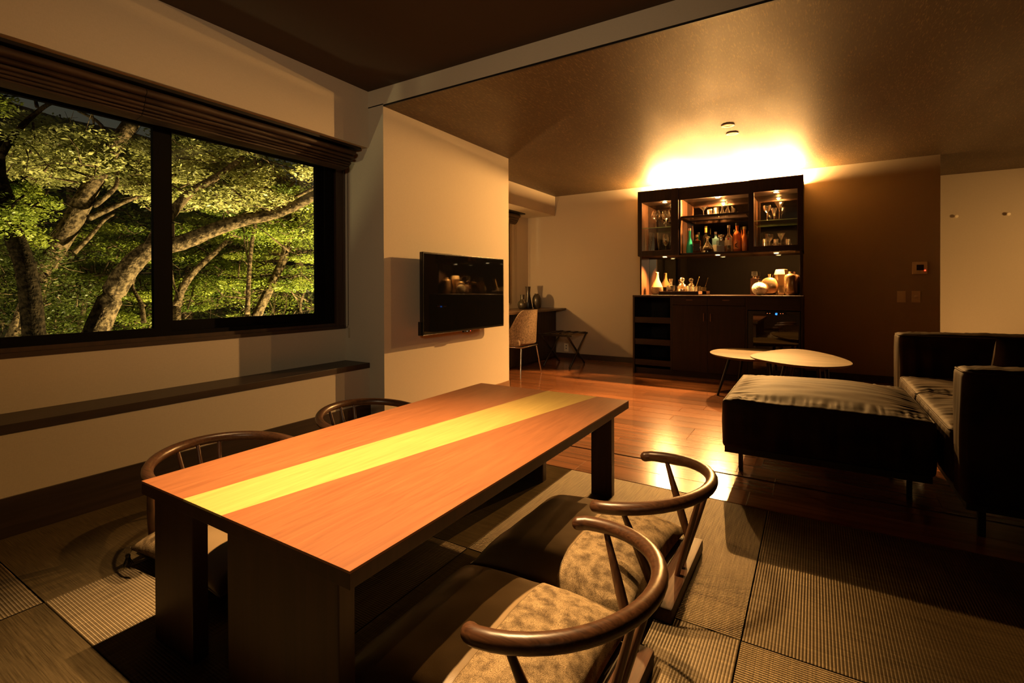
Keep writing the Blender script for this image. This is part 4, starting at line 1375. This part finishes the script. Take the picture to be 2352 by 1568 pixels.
# ------------------------------------------------------------------ sofa and ottoman
def softbox(x0, x1, y0, y1, z0, z1, r=0.03, crown=0.0, bulge=0.0, n=44, seed=0.0, wr=0.004, wx=14, skip_bottom=False):
    """upholstered block: rounded edges, crowned top, gathered wrinkles along the seams"""
    mb = MB()
    dx, dy, dz = x1 - x0, y1 - y0, z1 - z0

    def mapv(p):
        x, y, z = p
        cx = min(max(x, x0 + r), x1 - r); cy = min(max(y, y0 + r), y1 - r); cz = min(max(z, z0 + r), z1 - r)
        d = Vector((x - cx, y - cy, z - cz))
        if d.length > 1e-9:
            # project the cube shell on the rounded shell
            q = Vector((cx, cy, cz)) + d.normalized() * r
        else:
            q = Vector(p)
        u, v, w_ = (x - x0) / dx * 2 - 1, (y - y0) / dy * 2 - 1, (z - z0) / dz * 2 - 1
        if w_ > 0.999:
            q.z += crown * (1 - abs(u) ** 3.0) * (1 - abs(v) ** 2.3)
            ey = max(0, 1 - (1 - abs(v)) * dy / 2 / 0.15)
            ex = max(0, 1 - (1 - abs(u)) * dx / 2 / 0.20)
            in_y = min(1, max(0, (1 - abs(v)) * dy / 2 - 0.012) / 0.05)
            in_x = min(1, max(0, (1 - abs(u)) * dx / 2 - 0.012) / 0.05)
            q.z += wr * mn.noise((q.x * wx * 3.4, q.y * 4 + seed, 1.3)) * ey * in_y * 1.6
            q.z += wr * mn.noise((q.x * 4, q.y * wx * 3.4 + seed, 4.3)) * ex * in_x * 1.6
            q.z += wr * 0.5 * mn.noise((q.x * 3 + seed, q.y * 14, 2.0))
        elif abs(v) > 0.999:
            b = bulge * (1 - w_ ** 2) * (1 - abs(u) ** 4)
            q.y += math.copysign(b, v) + wr * 1.2 * mn.noise((q.x * wx * 1.6, q.z * 2, seed + 7)) * (1 - w_ ** 2)
        elif abs(u) > 0.999:
            b = bulge * (1 - w_ ** 2) * (1 - abs(v) ** 4)
            q.x += math.copysign(b, u) + wr * 1.2 * mn.noise((q.y * wx * 1.6, q.z * 2, seed + 3)) * (1 - w_ ** 2)
        return tuple(q)

    def cuts(a, b, m):
        # crowd the samples near both ends for the rounding
        k = [a, a + r * 0.3, a + r * 0.65, a + r] + [a + r + (b - a - 2 * r) * i / m for i in range(1, m)] + [b - r, b - r * 0.65, b - r * 0.3, b]
        return k
    X, Y, Z = cuts(x0, x1, n), cuts(y0, y1, n), cuts(z0, z1, 12)

    def face(A, B, f, flip):
        na, nb = len(A), len(B)
        vs = [mapv(f(a, b)) for b in B for a in A]
        fs = [(j * na + i, j * na + i + 1, (j + 1) * na + i + 1, (j + 1) * na + i) for j in range(nb - 1) for i in range(na - 1)]
        if flip:
            fs = [tuple(reversed(q)) for q in fs]
        mb.add(vs, fs)
    face(X, Y, lambda a, b: (a, b, z1), False)
    face(X, Z, lambda a, b: (a, y0, b), False)
    face(X, Z, lambda a, b: (a, y1, b), True)
    face(Y, Z, lambda a, b: (x0, a, b), True)
    face(Y, Z, lambda a, b: (x1, a, b), False)
    if not skip_bottom:
        face(X, Y, lambda a, b: (a, b, z0), True)
    # weld
    bm = bmesh.new()
    bv = [bm.verts.new(p) for p in mb.v]
    for q in mb.f:
        bm.faces.new([bv[i] for i in q])
    bmesh.ops.remove_doubles(bm, verts=bm.verts[:], dist=0.0004)
    bm.verts.index_update()
    out = MB()
    out.v = [tuple(v.co) for v in bm.verts]
    out.f = [tuple(v.index for v in f.verts) for f in bm.faces]
    bm.free()
    return out


def rim_pts(x0, x1, y0, y1, z, r, k=6):
    pts = []
    for cx, cy, a0 in ((x1 - r, y1 - r, 0), (x0 + r, y1 - r, 90), (x0 + r, y0 + r, 180), (x1 - r, y0 + r, 270)):
        for i in range(k + 1):
            a = math.radians(a0 + 90 * i / k)
            pts.append((cx + r * math.cos(a), cy + r * math.sin(a), z))
    # subdivide long sides
    out = []
    for i, p in enumerate(pts):
        q = pts[(i + 1) % len(pts)]
        m = max(1, int(math.dist(p, q) / 0.08))
        out += [tuple(p[j] + (q[j] - p[j]) * s / m for j in range(3)) for s in range(m)]
    return out


def piping(x0, x1, y0, y1, z, par, r=0.04, rad=0.0045):
    obj('piping', MB().tube(rim_pts(x0, x1, y0, y1, z, r), rad, 8, closed=True), NUBUCK, par, True)


ot = thing('ottoman', 'long low brown ottoman block in front of the sofa', 'ottoman', (0.02, 3.4, 0))
OX0, OX1, OY0, OY1 = -0.438, 0.480, 2.945, 3.88
up = obj('upholstery', softbox(OX0, OX1, OY0, OY1, 0.165, 0.425, 0.022, 0.062, 0.014, 110, 1.0, 0.0095, 16), NUBUCK, ot, True)
piping(OX0 + 0.004, OX1 - 0.004, OY0 + 0.004, OY1 - 0.004, 0.414, up, 0.03)
obj('base_frame', bx(OX0 + 0.012, OX1 - 0.012, OY0 + 0.012, OY1 - 0.012, 0.135, 0.168), BLACK, ot)
for lx, ly in ((-0.36, 3.10), (-0.36, 3.76), (0.40, 3.10), (0.40, 3.76)):
    obj('leg', MB().box(lx - 0.011, lx + 0.011, ly - 0.011, ly + 0.011, 0, 0.136), BLACK, ot)

sf = thing('sofa', 'big dark brown suede sofa with boxy arms at the right', 'sofa', (1.1, 3.7, 0))
SX0, SX1 = 0.510, 1.72
obj('base_frame', bx(SX0 + 0.03, SX1 - 0.02, 2.74, 4.66, 0.12, 0.17), BLACK, sf)
for lx in (SX0 + 0.09, SX1 - 0.09):
    for ly in (2.80, 4.60):
        obj('leg', MB().box(lx - 0.012, lx + 0.012, ly - 0.012, ly + 0.012, 0, 0.121), BLACK, sf)
for nm, a, sd in (('arm', (SX0 + 0.012, SX1, 2.700, 2.885, 0.15, 0.705), 5.0), ('arm', (SX0, SX1, 4.430, 4.66, 0.15, 0.712), 9.0)):
    p = obj(nm, softbox(*a, 0.03, 0.018, 0.006, 64, sd, 0.008, 13), NUBUCK, sf, True)
    piping(a[0] + 0.005, a[1] - 0.005, a[2] + 0.005, a[3] - 0.005, a[5] - 0.010, p, 0.03)
p = obj('backrest', softbox(1.46, SX1, 2.89, 4.425, 0.15, 0.712, 0.03, 0.018, 0.006, 36, 3.0, 0.005), NUBUCK, sf, True)
for y0, y1, sd in ((2.895, 3.762, 2.0), (3.768, 4.425, 6.0)):
    p = obj('seat_cushion', softbox(SX0 + 0.004, 1.47, y0, y1, 0.17, 0.420, 0.028, 0.030, 0.008, 80, sd, 0.0115, 15), NUBUCK, sf, True)
    piping(SX0 + 0.008, 1.46, y0 + 0.005, y1 - 0.005, 0.408, p, 0.03)
pc = thing('scatter_cushion', 'plump dark scatter cushion leaning inside the sofa at the frame edge', 'cushion', (1.27, 4.18, 0.445))


def pil(u, v, sd):
    L_, W_ = 0.18, 0.150
    e = max(0, (1 - abs(u) ** 3) * (1 - abs(v) ** 3)) ** 0.5
    x = sd * 0.07 * e
    y = L_ * u * (1 - 0.06 * (1 - v * v) * abs(u) ** 3)
    z = W_ * v * (1 - 0.06 * (1 - u * u) * abs(v) ** 3)
    return (x + 0.004 * mn.noise((y * 14, z * 14, sd)) * e, y, z)


mb = MB().grid(lambda a, b: pil(a * 2 - 1, b * 2 - 1, 1), 20, 20).grid(lambda a, b: pil(1 - a * 2, b * 2 - 1, -1), 20, 20)
o = obj('cushion_cover', mb, NUBUCK, pc, True, False)
o.location = (0, 0, 0.148)
o.rotation_euler = (0.0, math.radians(14), math.radians(-72))
pc.location = (1.11, 4.22, 0.448)

# ------------------------------------------------------------------ desk corner
dk = thing('writing_desk', 'dark wooden wall desk under the lounge window', 'desk', (-3.5, 5.6, 0))
obj('desk_top', bx(-3.815, -3.170, 4.60, YB - 0.002, 0.718, 0.745), wood('desk_top_wood', (0.055, 0.030, 0.016), (0.11, 0.062, 0.033), 1, 0.3), dk)
obj('modesty_panel', MB().box(-3.345, -3.330, 4.62, YB - 0.014, 0.02, 0.718), DARKWOOD_Z, dk)
RB = MB().box(-0.004, 0.006, -0.010, 0.010, 0.03, 0.715)
rbo = obj('reed_strip', RB, DARKWOOD_Z, dk, False, False)
rbo.location = (-3.330 + 3.5, 4.64 - 5.6, 0)
yy = 4.668
while yy < YB - 0.03:
    c = rbo.copy()
    COL.objects.link(c)
    c.parent = dk
    c.location = (-3.330 + 3.5, yy - 5.6, 0)
    yy += 0.028
obj('side_panel', MB().box(-3.81, -3.345, 4.60, 4.62, 0.0, 0.718), DARKWOOD_Z, dk)

# desk lamp behind the television wall
lp = thing('desk_lamp', 'small shaded lamp on the desk, hidden behind the television wall', 'lamp', (-3.62, 5.15, 0.745))
obj('lamp_base', MB().lathe([(0.06, 0), (0.06, 0.012), (0.010, 0.02), (0.008, 0.22)], -3.62, 5.15, 0.745, 20), BLACK, lp, True, angle=50)
obj('lamp_shade', MB().lathe([(0.11, 0.24), (0.09, 0.24), ], -3.62, 5.15, 0.90, 24, cap=False), IVORY, lp, True)


def lathe_thing(name, label, prof, px, y, mat_, cat='vase', z=0.7455):
    x = at(px, 690, 1, y)[0]
    return single(name, MB().lathe(prof, x, y, z, 28), mat_, label, cat, None, True, 50, (x, y, z))


lathe_thing('flared_vase', 'tall dark vase with flared neck, middle of three on the desk',
            [(0.001, 0), (0.060, 0), (0.066, 0.01), (0.050, 0.09), (0.036, 0.17), (0.030, 0.22), (0.036, 0.285), (0.042, 0.322), (0.036, 0.322)], 1213, 6.36, CERAMIC_DARK)
lathe_thing('round_necked_vase', 'small round dark vase with narrow neck beside the flared one',
            [(0.001, 0), (0.040, 0), (0.062, 0.022), (0.072, 0.060), (0.062, 0.100), (0.034, 0.125), (0.028, 0.15), (0.033, 0.205), (0.027, 0.205)], 1200, 6.12, CERAMIC_DARK)
lathe_thing('ovoid_jar', 'dark egg-shaped jar, rightmost of the three on the desk',
            [(0.001, 0), (0.042, 0), (0.056, 0.02), (0.066, 0.09), (0.064, 0.145), (0.048, 0.190), (0.032, 0.205), (0.033, 0.218), (0.028, 0.218)], 1233, 6.40, CERAMIC_DARK)

# desk chair
dc = thing('desk_chair', 'small upholstered chair with chrome legs pulled up to the desk', 'chair', (-3.08, 5.10, 0))


def back_pt(u, v, off):
    # u -1..1 across the back, v 0..1 upwards; shell bends round the sitter on both sides
    a = u * 1.30
    R = 0.235
    cx = -3.115
    x = cx + (R + off) * math.cos(a) * (1.06) + 0.02 * v
    y = 5.135 + (R + off + 0.0) * math.sin(a) * 1.02
    top = 0.785 - 0.22 * max(0.0, (abs(u) - 0.5) / 0.5) ** 1.6
    z = 0.395 + (top - 0.395) * v
    return (x, y, z)


mb = MB().grid(lambda a, b: back_pt(a * 2 - 1, b, 0.022), 28, 12).grid(lambda a, b: back_pt(1 - a * 2, b, -0.022), 28, 12)
nn = 28
# rim between the two shells
def strip(f1, f2, m):
    vs = []
    for k in range(m + 1):
        vs += [f1(k / m), f2(k / m)]
    mb.add(vs, [(2 * k, 2 * k + 1, 2 * k + 3, 2 * k + 2) for k in range(m)])
strip(lambda t: back_pt(t * 2 - 1, 1, 0.022), lambda t: back_pt(t * 2 - 1, 1, -0.022), 28)
strip(lambda t: back_pt(t * 2 - 1, 0, -0.022), lambda t: back_pt(t * 2 - 1, 0, 0.022), 28)
strip(lambda t: back_pt(1, t, 0.022), lambda t: back_pt(1, t, -0.022), 12)
strip(lambda t: back_pt(-1, t, -0.022), lambda t: back_pt(-1, t, 0.022), 12)
obj('backrest', mb, CHENILLE, dc, True, angle=50)
obj('seat', softbox(-3.36, -2.92, 4.92, 5.35, 0.36, 0.45, 0.03, 0.015, 0.0, 12, 2.0, 0.0), CHENILLE, dc, True)
obj('seat_frame', MB().tube([(-3.34, 4.93, 0.352), (-2.90, 4.95, 0.352), (-2.90, 5.33, 0.352), (-3.34, 5.35, 0.352)], 0.009, 8, closed=True), CHROME, dc, True)
for a, b in (((-2.91, 4.96), (-2.885, 4.90)), ((-2.91, 5.32), (-2.87, 5.385)), ((-3.32, 4.95), (-3.36, 4.90)), ((-3.32, 5.33), (-3.36, 5.385))):
    obj('leg', MB().tube([(a[0], a[1], 0.352), (b[0], b[1], 0)], [0.011, 0.0075], 10), CHROME, dc, True, angle=60)
# luggage rack
lr = thing('luggage_rack', 'folding dark wooden luggage rack with straps beside the desk', 'luggage rack', (-2.86, 6.02, 0))
RX0, RX1, RY0, RY1 = -3.14, -2.66, 5.80, 6.34
for x in (RX0, RX1):
    pass
for y in (RY0, RY1):
    obj('top_rail', bx(RX0, RX1, y - 0.014, y + 0.014, 0.415, 0.440), BLACK, lr)
for x in (RX0 + 0.05, RX1 - 0.05):
    obj('leg', MB().tube([(x, RY0, 0.42), (x, RY1, 0.012)], 0.013, 8), BLACK, lr, True)
    obj('leg', MB().tube([(x + 0.028, RY1, 0.42), (x + 0.028, RY0, 0.012)], 0.013, 8), BLACK, lr, True)
for k in range(4):
    x = RX0 + 0.06 + k * 0.115
    obj('strap', MB().box(x, x + 0.045, RY0 - 0.015, RY1 + 0.015, 0.440, 0.444), plain('strap_webbing', (0.03, 0.022, 0.016), 0.7), lr)

# ------------------------------------------------------------------ wall fittings
th = thing('thermostat', 'white wall controller with small screen and red light', 'thermostat', (0.954, YB, 1.18))
obj('housing', MB().bbox(0.893, 1.015, YB - 0.022, YB, 1.183, 1.312, 0.004), IVORY, th)
obj('screen', MB().box(0.925, 0.985, YB - 0.0235, YB - 0.0215, 1.222, 1.280), plain('lcd', (0.03, 0.028, 0.02), 0.3), th)
obj('button', MB().box(0.930, 0.945, YB - 0.024, YB - 0.021, 1.200, 1.208), IVORY, th)
obj('button', MB().box(0.955, 0.970, YB - 0.024, YB - 0.021, 1.200, 1.208), IVORY, th)
obj('status_light', MB().bbox(0.990, 1.000, YB - 0.025, YB - 0.021, 1.214, 1.224, 0.001), emitter('red_status', (1, 0.03, 0.01), 10), th)
for x0, x1, lb in ((0.763, 0.837, 'flat light switch plate left of its neighbour under the thermostat'), (0.886, 0.960, 'switch plate with round dimmer straight below the thermostat')):
    t = thing('light_switch', lb, 'light switch', ((x0 + x1) / 2, YB, 0.88))
    obj('plate', MB().bbox(x0, x1, YB - 0.009, YB, 0.880, 1.002, 0.002), IVORY, t)
    if x0 < 0.8:
        obj('rocker', MB().bbox(x0 + 0.014, x1 - 0.014, YB - 0.013, YB - 0.008, 0.900, 0.982, 0.002), IVORY, t)
    else:
        mb = MB().lathe([(0.016, 0), (0.016, 0.010), (0.013, 0.012)], 0, 0, 0, 18)
        mb.v = [((x0 + x1) / 2 + a, YB - 0.009 - c, 0.945 + b) for a, b, c in mb.v]
        obj('dimmer_knob', mb, IVORY, t, True, angle=50)
t = thing('wall_outlet', 'power outlet low on the back wall behind the luggage rack', 'outlet', (-3.165, YB, 0.10))
obj('plate', MB().bbox(-3.20, -3.13, YB - 0.008, YB, 0.095, 0.215, 0.002), IVORY, t)
for z in (0.135, 0.175):
    obj('socket', MB().box(-3.175, -3.155, YB - 0.0095, YB - 0.0075, z, z + 0.012), BLACK, t)
for x, z, lb in ((1.480, 1.905, 'small round wall peg nearer the corner on the hallway wall'), (1.942, 1.895, 'small round wall peg farther right on the hallway wall')):
    mb = MB().lathe([(0.010, 0), (0.008, 0.02), (0.018, 0.032), (0.020, 0.040), (0.014, 0.048)], 0, 0, 0, 18)
    mb.v = [(x + a, 8.02 - c, z + b) for a, b, c in mb.v]
    single('wall_peg', mb, IVORY, lb, 'wall peg', None, True, 50, (x, 8.02, z))
for i, yd in enumerate((4.555, 4.815)):
    t = thing('downlight', ['recessed ceiling downlight nearer the viewer, unlit', 'recessed ceiling downlight nearer the bar, unlit'][i], 'downlight', (-0.627, yd, ZL))
    obj('rim', MB().lathe([(0.032, 0.0), (0.052, -0.004), (0.054, 0.001), (0.034, 0.001)], -0.627, yd, ZL, 28, cap=False), plain('white_rim', (0.7, 0.62, 0.48), 0.4), t, True)
    obj('baffle', MB().lathe([(0.001, -0.0012), (0.030, -0.0012), (0.033, -0.001)], -0.627, yd, ZL, 24, cap=False), BLACK, t)
for i, yd in enumerate((1.22, 1.47)):
    t = thing('downlight', ['recessed downlight over the near half of the low table', 'recessed downlight over the middle of the low table'][i], 'downlight', (-1.54, yd, ZR))
    obj('rim', MB().lathe([(0.030, 0.0), (0.050, -0.004), (0.052, 0.0005), (0.030, 0.0005)], -1.54, yd, ZR, 28, cap=False), BLACK, t, True)
# hallway lamp behind the sofa
hl = thing('hall_floor_lamp', 'low floor lamp in the hallway hidden behind the sofa', 'lamp', (1.62, 7.25, 0))
obj('lamp_base', MB().lathe([(0.09, 0), (0.09, 0.015), (0.012, 0.025), (0.010, 0.30)], 1.62, 7.25, 0, 20), BLACK, hl, True, angle=50)

sl2 = thing('added_fill_lamp', 'tall lamp added out of view at the right to carry the hallway fill light', 'lamp', (3.1, 6.2, 0))  # added body for the hallway fill spot, outside the view
obj('lamp_base', MB().lathe([(0.15, 0), (0.15, 0.02), (0.015, 0.035), (0.012, 1.38)], 3.1, 6.2, 0, 24), BLACK, sl2, True, angle=50)
obj('lamp_shade', MB().lathe([(0.20, 1.62), (0.17, 1.85)], 3.1, 6.2, 0, 28, cap=False), IVORY, sl2, True)
obj('shade_ring', MB().tube([(2.93, 6.2, 1.84), (3.27, 6.2, 1.84)], 0.003, 6).tube([(3.1, 6.2, 1.38), (3.1, 6.2, 1.84)], 0.004, 6), BLACK, sl2)

# ------------------------------------------------------------------ the garden outside
ground = MB().grid(lambda a, b: (-4.4 - 26 * a, -14 + 34 * b, -3.2 + 9.5 * max(0, a - 0.28) ** 1.15 * 1.9 + 0.5 * mn.noise((a * 7, b * 9, 0))), 40, 50)
g_ = obj('garden_slope', ground, plain('forest_floor', (0.030, 0.026, 0.014), 0.95), None, True)
tag(g_, kind='structure')
LEAF_A = mat_leaf('cherry_leaf', (0.24, 0.25, 0.07), (0.55, 0.53, 0.21))
LEAF_B = mat_leaf('maple_leaf', (0.10, 0.16, 0.02), (0.36, 0.40, 0.06))
LEAF_C = mat_leaf('understorey_leaf', (0.03, 0.05, 0.010), (0.12, 0.14, 0.025))
nr = np.random.default_rng(7)


def leaves(centres, sizes, count, leaf, flat, mat_, parent, name='foliage'):
    """count leaves scattered in flattened clumps; each leaf a folded diamond"""
    k = len(centres)
    C_ = np.array(centres)[nr.integers(0, k, count)] if False else np.repeat(np.array(centres), count // k, axis=0)
    sz = np.repeat(np.array(sizes), count // k)
    n = len(C_)
    d = nr.normal(size=(n, 3))
    d /= np.linalg.norm(d, axis=1)[:, None]
    rr = nr.random(n) ** 0.45
    P = C_ + d * (rr * sz)[:, None] * np.array([1, 1, flat])
    a = nr.random(n) * 2 * np.pi
    tl = nr.normal(size=n) * 0.45
    ax = np.stack([np.cos(a), np.sin(a), tl], 1)
    ax /= np.linalg.norm(ax, axis=1)[:, None]
    up = nr.normal(size=(n, 3)) * 0.55 + np.array([0, 0, 1.0])
    sd = np.cross(ax, up)
    sd /= np.linalg.norm(sd, axis=1)[:, None]
    L = (leaf * (0.7 + 0.6 * nr.random(n)))[:, None]
    V = np.stack([P - ax * L, P + sd * L * 0.42, P + ax * L, P - sd * L * 0.42], 1).reshape(-1, 3)
    o = ORG.get(parent.name, (0, 0, 0))
    V -= np.array(o)
    me = bpy.data.meshes.new(name)
    me.vertices.add(4 * n)
    me.vertices.foreach_set('co', V.astype(np.float32).ravel())
    me.loops.add(4 * n)
    me.loops.foreach_set('vertex_index', np.arange(4 * n, dtype=np.int32))
    me.polygons.add(n)
    me.polygons.foreach_set('loop_start', np.arange(0, 4 * n, 4, dtype=np.int32))
    me.update(calc_edges=True)
    me.materials.append(mat_)
    ob = bpy.data.objects.new(name, me)
    COL.objects.link(ob)
    ob.parent = parent
    tag(ob, kind='stuff')
    ORG[ob.name] = o
    return ob


def limb(pix, d0, d1, r0, r1):
    """branch through picture points with its distance going from d0 to d1"""
    m = len(pix)
    pts = [Vector(far(px, py, d0 + (d1 - d0) * i / (m - 1))) for i, (px, py) in enumerate(pix)]
    # smooth
    P = [tuple(p) for p in pts]
    out = []
    for i in range(m - 1):
        p0, p1, p2, p3 = [np.array(P[max(0, min(m - 1, j))]) for j in (i - 1, i, i + 1, i + 2)]
        for k in range(5):
            t = k / 5
            out.append(0.5 * ((2 * p1) + (-p0 + p2) * t + (2 * p0 - 5 * p1 + 4 * p2 - p3) * t * t + (-p0 + 3 * p1 - 3 * p2 + p3) * t ** 3))
    out.append(np.array(P[-1]))
    n = len(out)
    rads = [(r0 + (r1 - r0) * i / (n - 1)) * (1 + 0.08 * mn.noise((i * 0.7, r0 * 50, 0))) for i in range(n)]
    return MB().tube(out, rads, 10)


def tree(name, label, trunk, branches, clumps, cs, count, leaf, flat, lm, BARK=BARK):
    p0 = far(*trunk[0][0], trunk[1])
    t = thing(name, label, 'tree', (float(p0[0]), float(p0[1]), -3.0), 0, 'trees outside the window')
    px, d0, d1, r0, r1 = trunk
    base = far(*px[0], d0)
    mb = limb(px, d0, d1, r0, r1)
    mb.tube([(base[0], base[1] , -3.0), tuple(base)], [r0 * 1.25, r0], 10)
    obj('trunk', mb, BARK, t, True)
    for b in branches:
        obj('branch', limb(*b), BARK, t, True)
    cc = [far(a, b, d) for a, b, d in clumps]
    mb = MB()
    for c in cc[:90]:          # fine twigs through the clumps
        for k in range(4):
            e = c + nr.normal(size=3) * np.array([1, 1, 0.5]) * cs * 0.9
            m_ = (c + e) / 2 + nr.normal(size=3) * cs * 0.14
            q = c + nr.normal(size=3) * cs * 0.3
            mb.tube([tuple(q), tuple(m_), tuple(e)], [0.007 + 0.001 * d1, 0.005, 0.002], 4)
    tag(obj('twigs', mb, BARK, t, True), kind='stuff')
    leaves(cc, [cs * (0.7 + 0.6 * nr.random()) for _ in cc], count, leaf, flat, lm, t)
    return t


def scatter(x0, x1, y0, y1, d0, d1, n):
    return [(x0 + (x1 - x0) * nr.random(), y0 + (y1 - y0) * nr.random(), d0 + (d1 - d0) * nr.random()) for _ in range(n)]


tree('cherry_tree', 'thick leaning tree whose bent trunk crosses both window panes',
     ([(180, 860), (215, 775), (262, 670), (305, 605), (350, 572), (420, 556), (490, 528), (560, 505), (640, 488), (740, 440)], 5.4, 6.2, 0.135, 0.055),
     [([(345, 572), (365, 530), (398, 485), (440, 440), (500, 405), (560, 360)], 5.6, 6.3, 0.075, 0.03), ([(500, 526), (560, 500), (640, 470), (735, 425)], 6.2, 6.6, 0.04, 0.018)],
     scatter(330, 800, 260, 470, 5.8, 7.6, 52), 0.36, 27000, 0.030, 0.35, LEAF_A)
tree('cherry_tree', 'tall pale-barked tree leaning right in the left window pane',
     ([(0, 880), (50, 755), (105, 610), (160, 520), (205, 435), (252, 350), (300, 285), (350, 200)], 6.0, 6.4, 0.125, 0.085),
     [([(205, 500), (240, 485), (290, 462), (345, 440)], 6.1, 6.6, 0.04, 0.018), ([(170, 580), (205, 545), (240, 505), (262, 492)], 6.1, 6.5, 0.030, 0.014),
      ([(262, 380), (250, 320), (225, 280), (180, 255)], 6.2, 6.6, 0.035, 0.015), ([(215, 475), (265, 430), (272, 380), (300, 330)], 6.2, 6.6, 0.03, 0.012)],
     scatter(60, 360, 270, 420, 6.5, 8.0, 34) + scatter(40, 220, 300, 400, 5.4, 5.9, 6) + scatter(-200, 60, 300, 420, 5.8, 7.4, 18), 0.34, 30000, 0.031, 0.35, LEAF_A)
tree('shaded_tree', 'shaded trunk with a forked branch at the far left edge of the window',
     ([(84, 860), (76, 740), (60, 620), (32, 540), (14, 460), (-4, 400), (-10, 300)], 4.9, 5.3, 0.10, 0.06),
     [([(0, 360), (25, 320), (60, 280), (110, 240), (150, 232)], 5.2, 5.6, 0.04, 0.014), ([(85, 245), (80, 215), (90, 190)], 5.3, 5.5, 0.018, 0.012)],
     scatter(-160, 30, 200, 300, 4.8, 6.0, 10) + scatter(-100, 120, 430, 560, 4.7, 6.0, 16), 0.24, 9000, 0.024, 0.5, LEAF_B, BARK_SHADED)
tree('slender_maple', 'slim bright trunk rising at the right of the right pane',
     ([(588, 728), (625, 650), (660, 575), (680, 515), (698, 460), (712, 400)], 7.6, 8.0, 0.075, 0.03),
     [([(640, 620), (655, 560), (668, 500), (672, 450)], 7.6, 7.9, 0.035, 0.016), ([(650, 600), (690, 580), (735, 575)], 7.7, 8.2, 0.02, 0.01)],
     scatter(420, 800, 430, 560, 7.0, 9.0, 40), 0.42, 27000, 0.026, 0.22, LEAF_B)
tree('slender_maple', 'thin upright stem left of the slim bright trunk in the right pane',
     ([(568, 722), (571, 650), (577, 570), (590, 490), (592, 430), (586, 360)], 6.9, 7.1, 0.034, 0.016),
     [([(574, 610), (562, 560), (560, 510)], 6.95, 7.1, 0.014, 0.008), ([(588, 500), (625, 512), (640, 508), (652, 520)], 7.0, 7.2, 0.018, 0.008)],
     scatter(400, 800, 540, 660, 7.6, 9.4, 38), 0.42, 26000, 0.026, 0.2, LEAF_B)
tree('crooked_maple', 'crooked low maple behind the window mullion',
     ([(405, 705), (420, 660), (455, 615), (500, 575), (540, 540), (610, 515)], 7.2, 7.8, 0.060, 0.022),
     [([(415, 690), (400, 655), (395, 620)], 7.2, 7.3, 0.02, 0.01), ([(330, 740), (325, 700), (305, 660), (310, 640)], 7.0, 7.2, 0.035, 0.015)],
     scatter(330, 560, 560, 720, 7.9, 9.6, 24), 0.4, 15000, 0.026, 0.22, LEAF_B)
tree('low_maple', 'bushy bright green maple low in the left pane',
     ([(180, 775), (190, 720), (205, 660), (212, 610)], 7.6, 7.8, 0.045, 0.02),
     [([(190, 700), (160, 660), (130, 640)], 7.6, 7.8, 0.018, 0.008), ([(205, 665), (235, 630), (250, 600)], 7.6, 7.9, 0.016, 0.008)],
     scatter(100, 350, 520, 780, 7.2, 9.2, 44), 0.40, 30000, 0.026, 0.22, LEAF_B)
tree('dark_bush', 'dense dark shrub at the lower left of the window',
     ([(30, 800), (35, 740), (50, 690)], 5.6, 5.7, 0.04, 0.02), [([(40, 760), (80, 720), (110, 690)], 5.6, 5.7, 0.015, 0.008)],
     scatter(-160, 190, 560, 800, 5.6, 7.0, 40), 0.30, 22000, 0.022, 0.5, LEAF_C)
for tx, (xa, xb), lb in ((150, (-300, 250), 'dim leafy tree on the dark slope behind the left pane'), (430, (250, 560), 'dim leafy tree on the dark slope behind the window mullion'),
                         (680, (560, 1000), 'dim leafy tree on the dark slope behind the right pane')):
    tree('background_tree', lb, ([(tx, 720), (tx + 12, 500), (tx + 4, 300)], 12.5, 12.5, 0.12, 0.06), [([(tx + 8, 560), (tx + 50, 480), (tx + 70, 420)], 12.5, 12.7, 0.05, 0.02)],
         scatter(xa, xb, 330, 760, 11.5, 15.0, 50), 1.0, 14000, 0.065, 0.5, LEAF_C)
tree('dry_thicket', 'tangle of bare brown twigs at the lower right of the window',
     ([(700, 740), (690, 700), (712, 640), (730, 590)], 9.0, 9.2, 0.03, 0.012),
     [([(580 + 17 * k, 735), (570 + 19 * k + (k % 3) * 12, 690), (600 + 17 * k - (k % 4) * 14, 640 - (k % 5) * 9)], 9.0, 9.5, 0.010, 0.005) for k in range(11)],
     scatter(430, 800, 660, 730, 9.0, 10.4, 16), 0.35, 3500, 0.03, 0.4, LEAF_B)
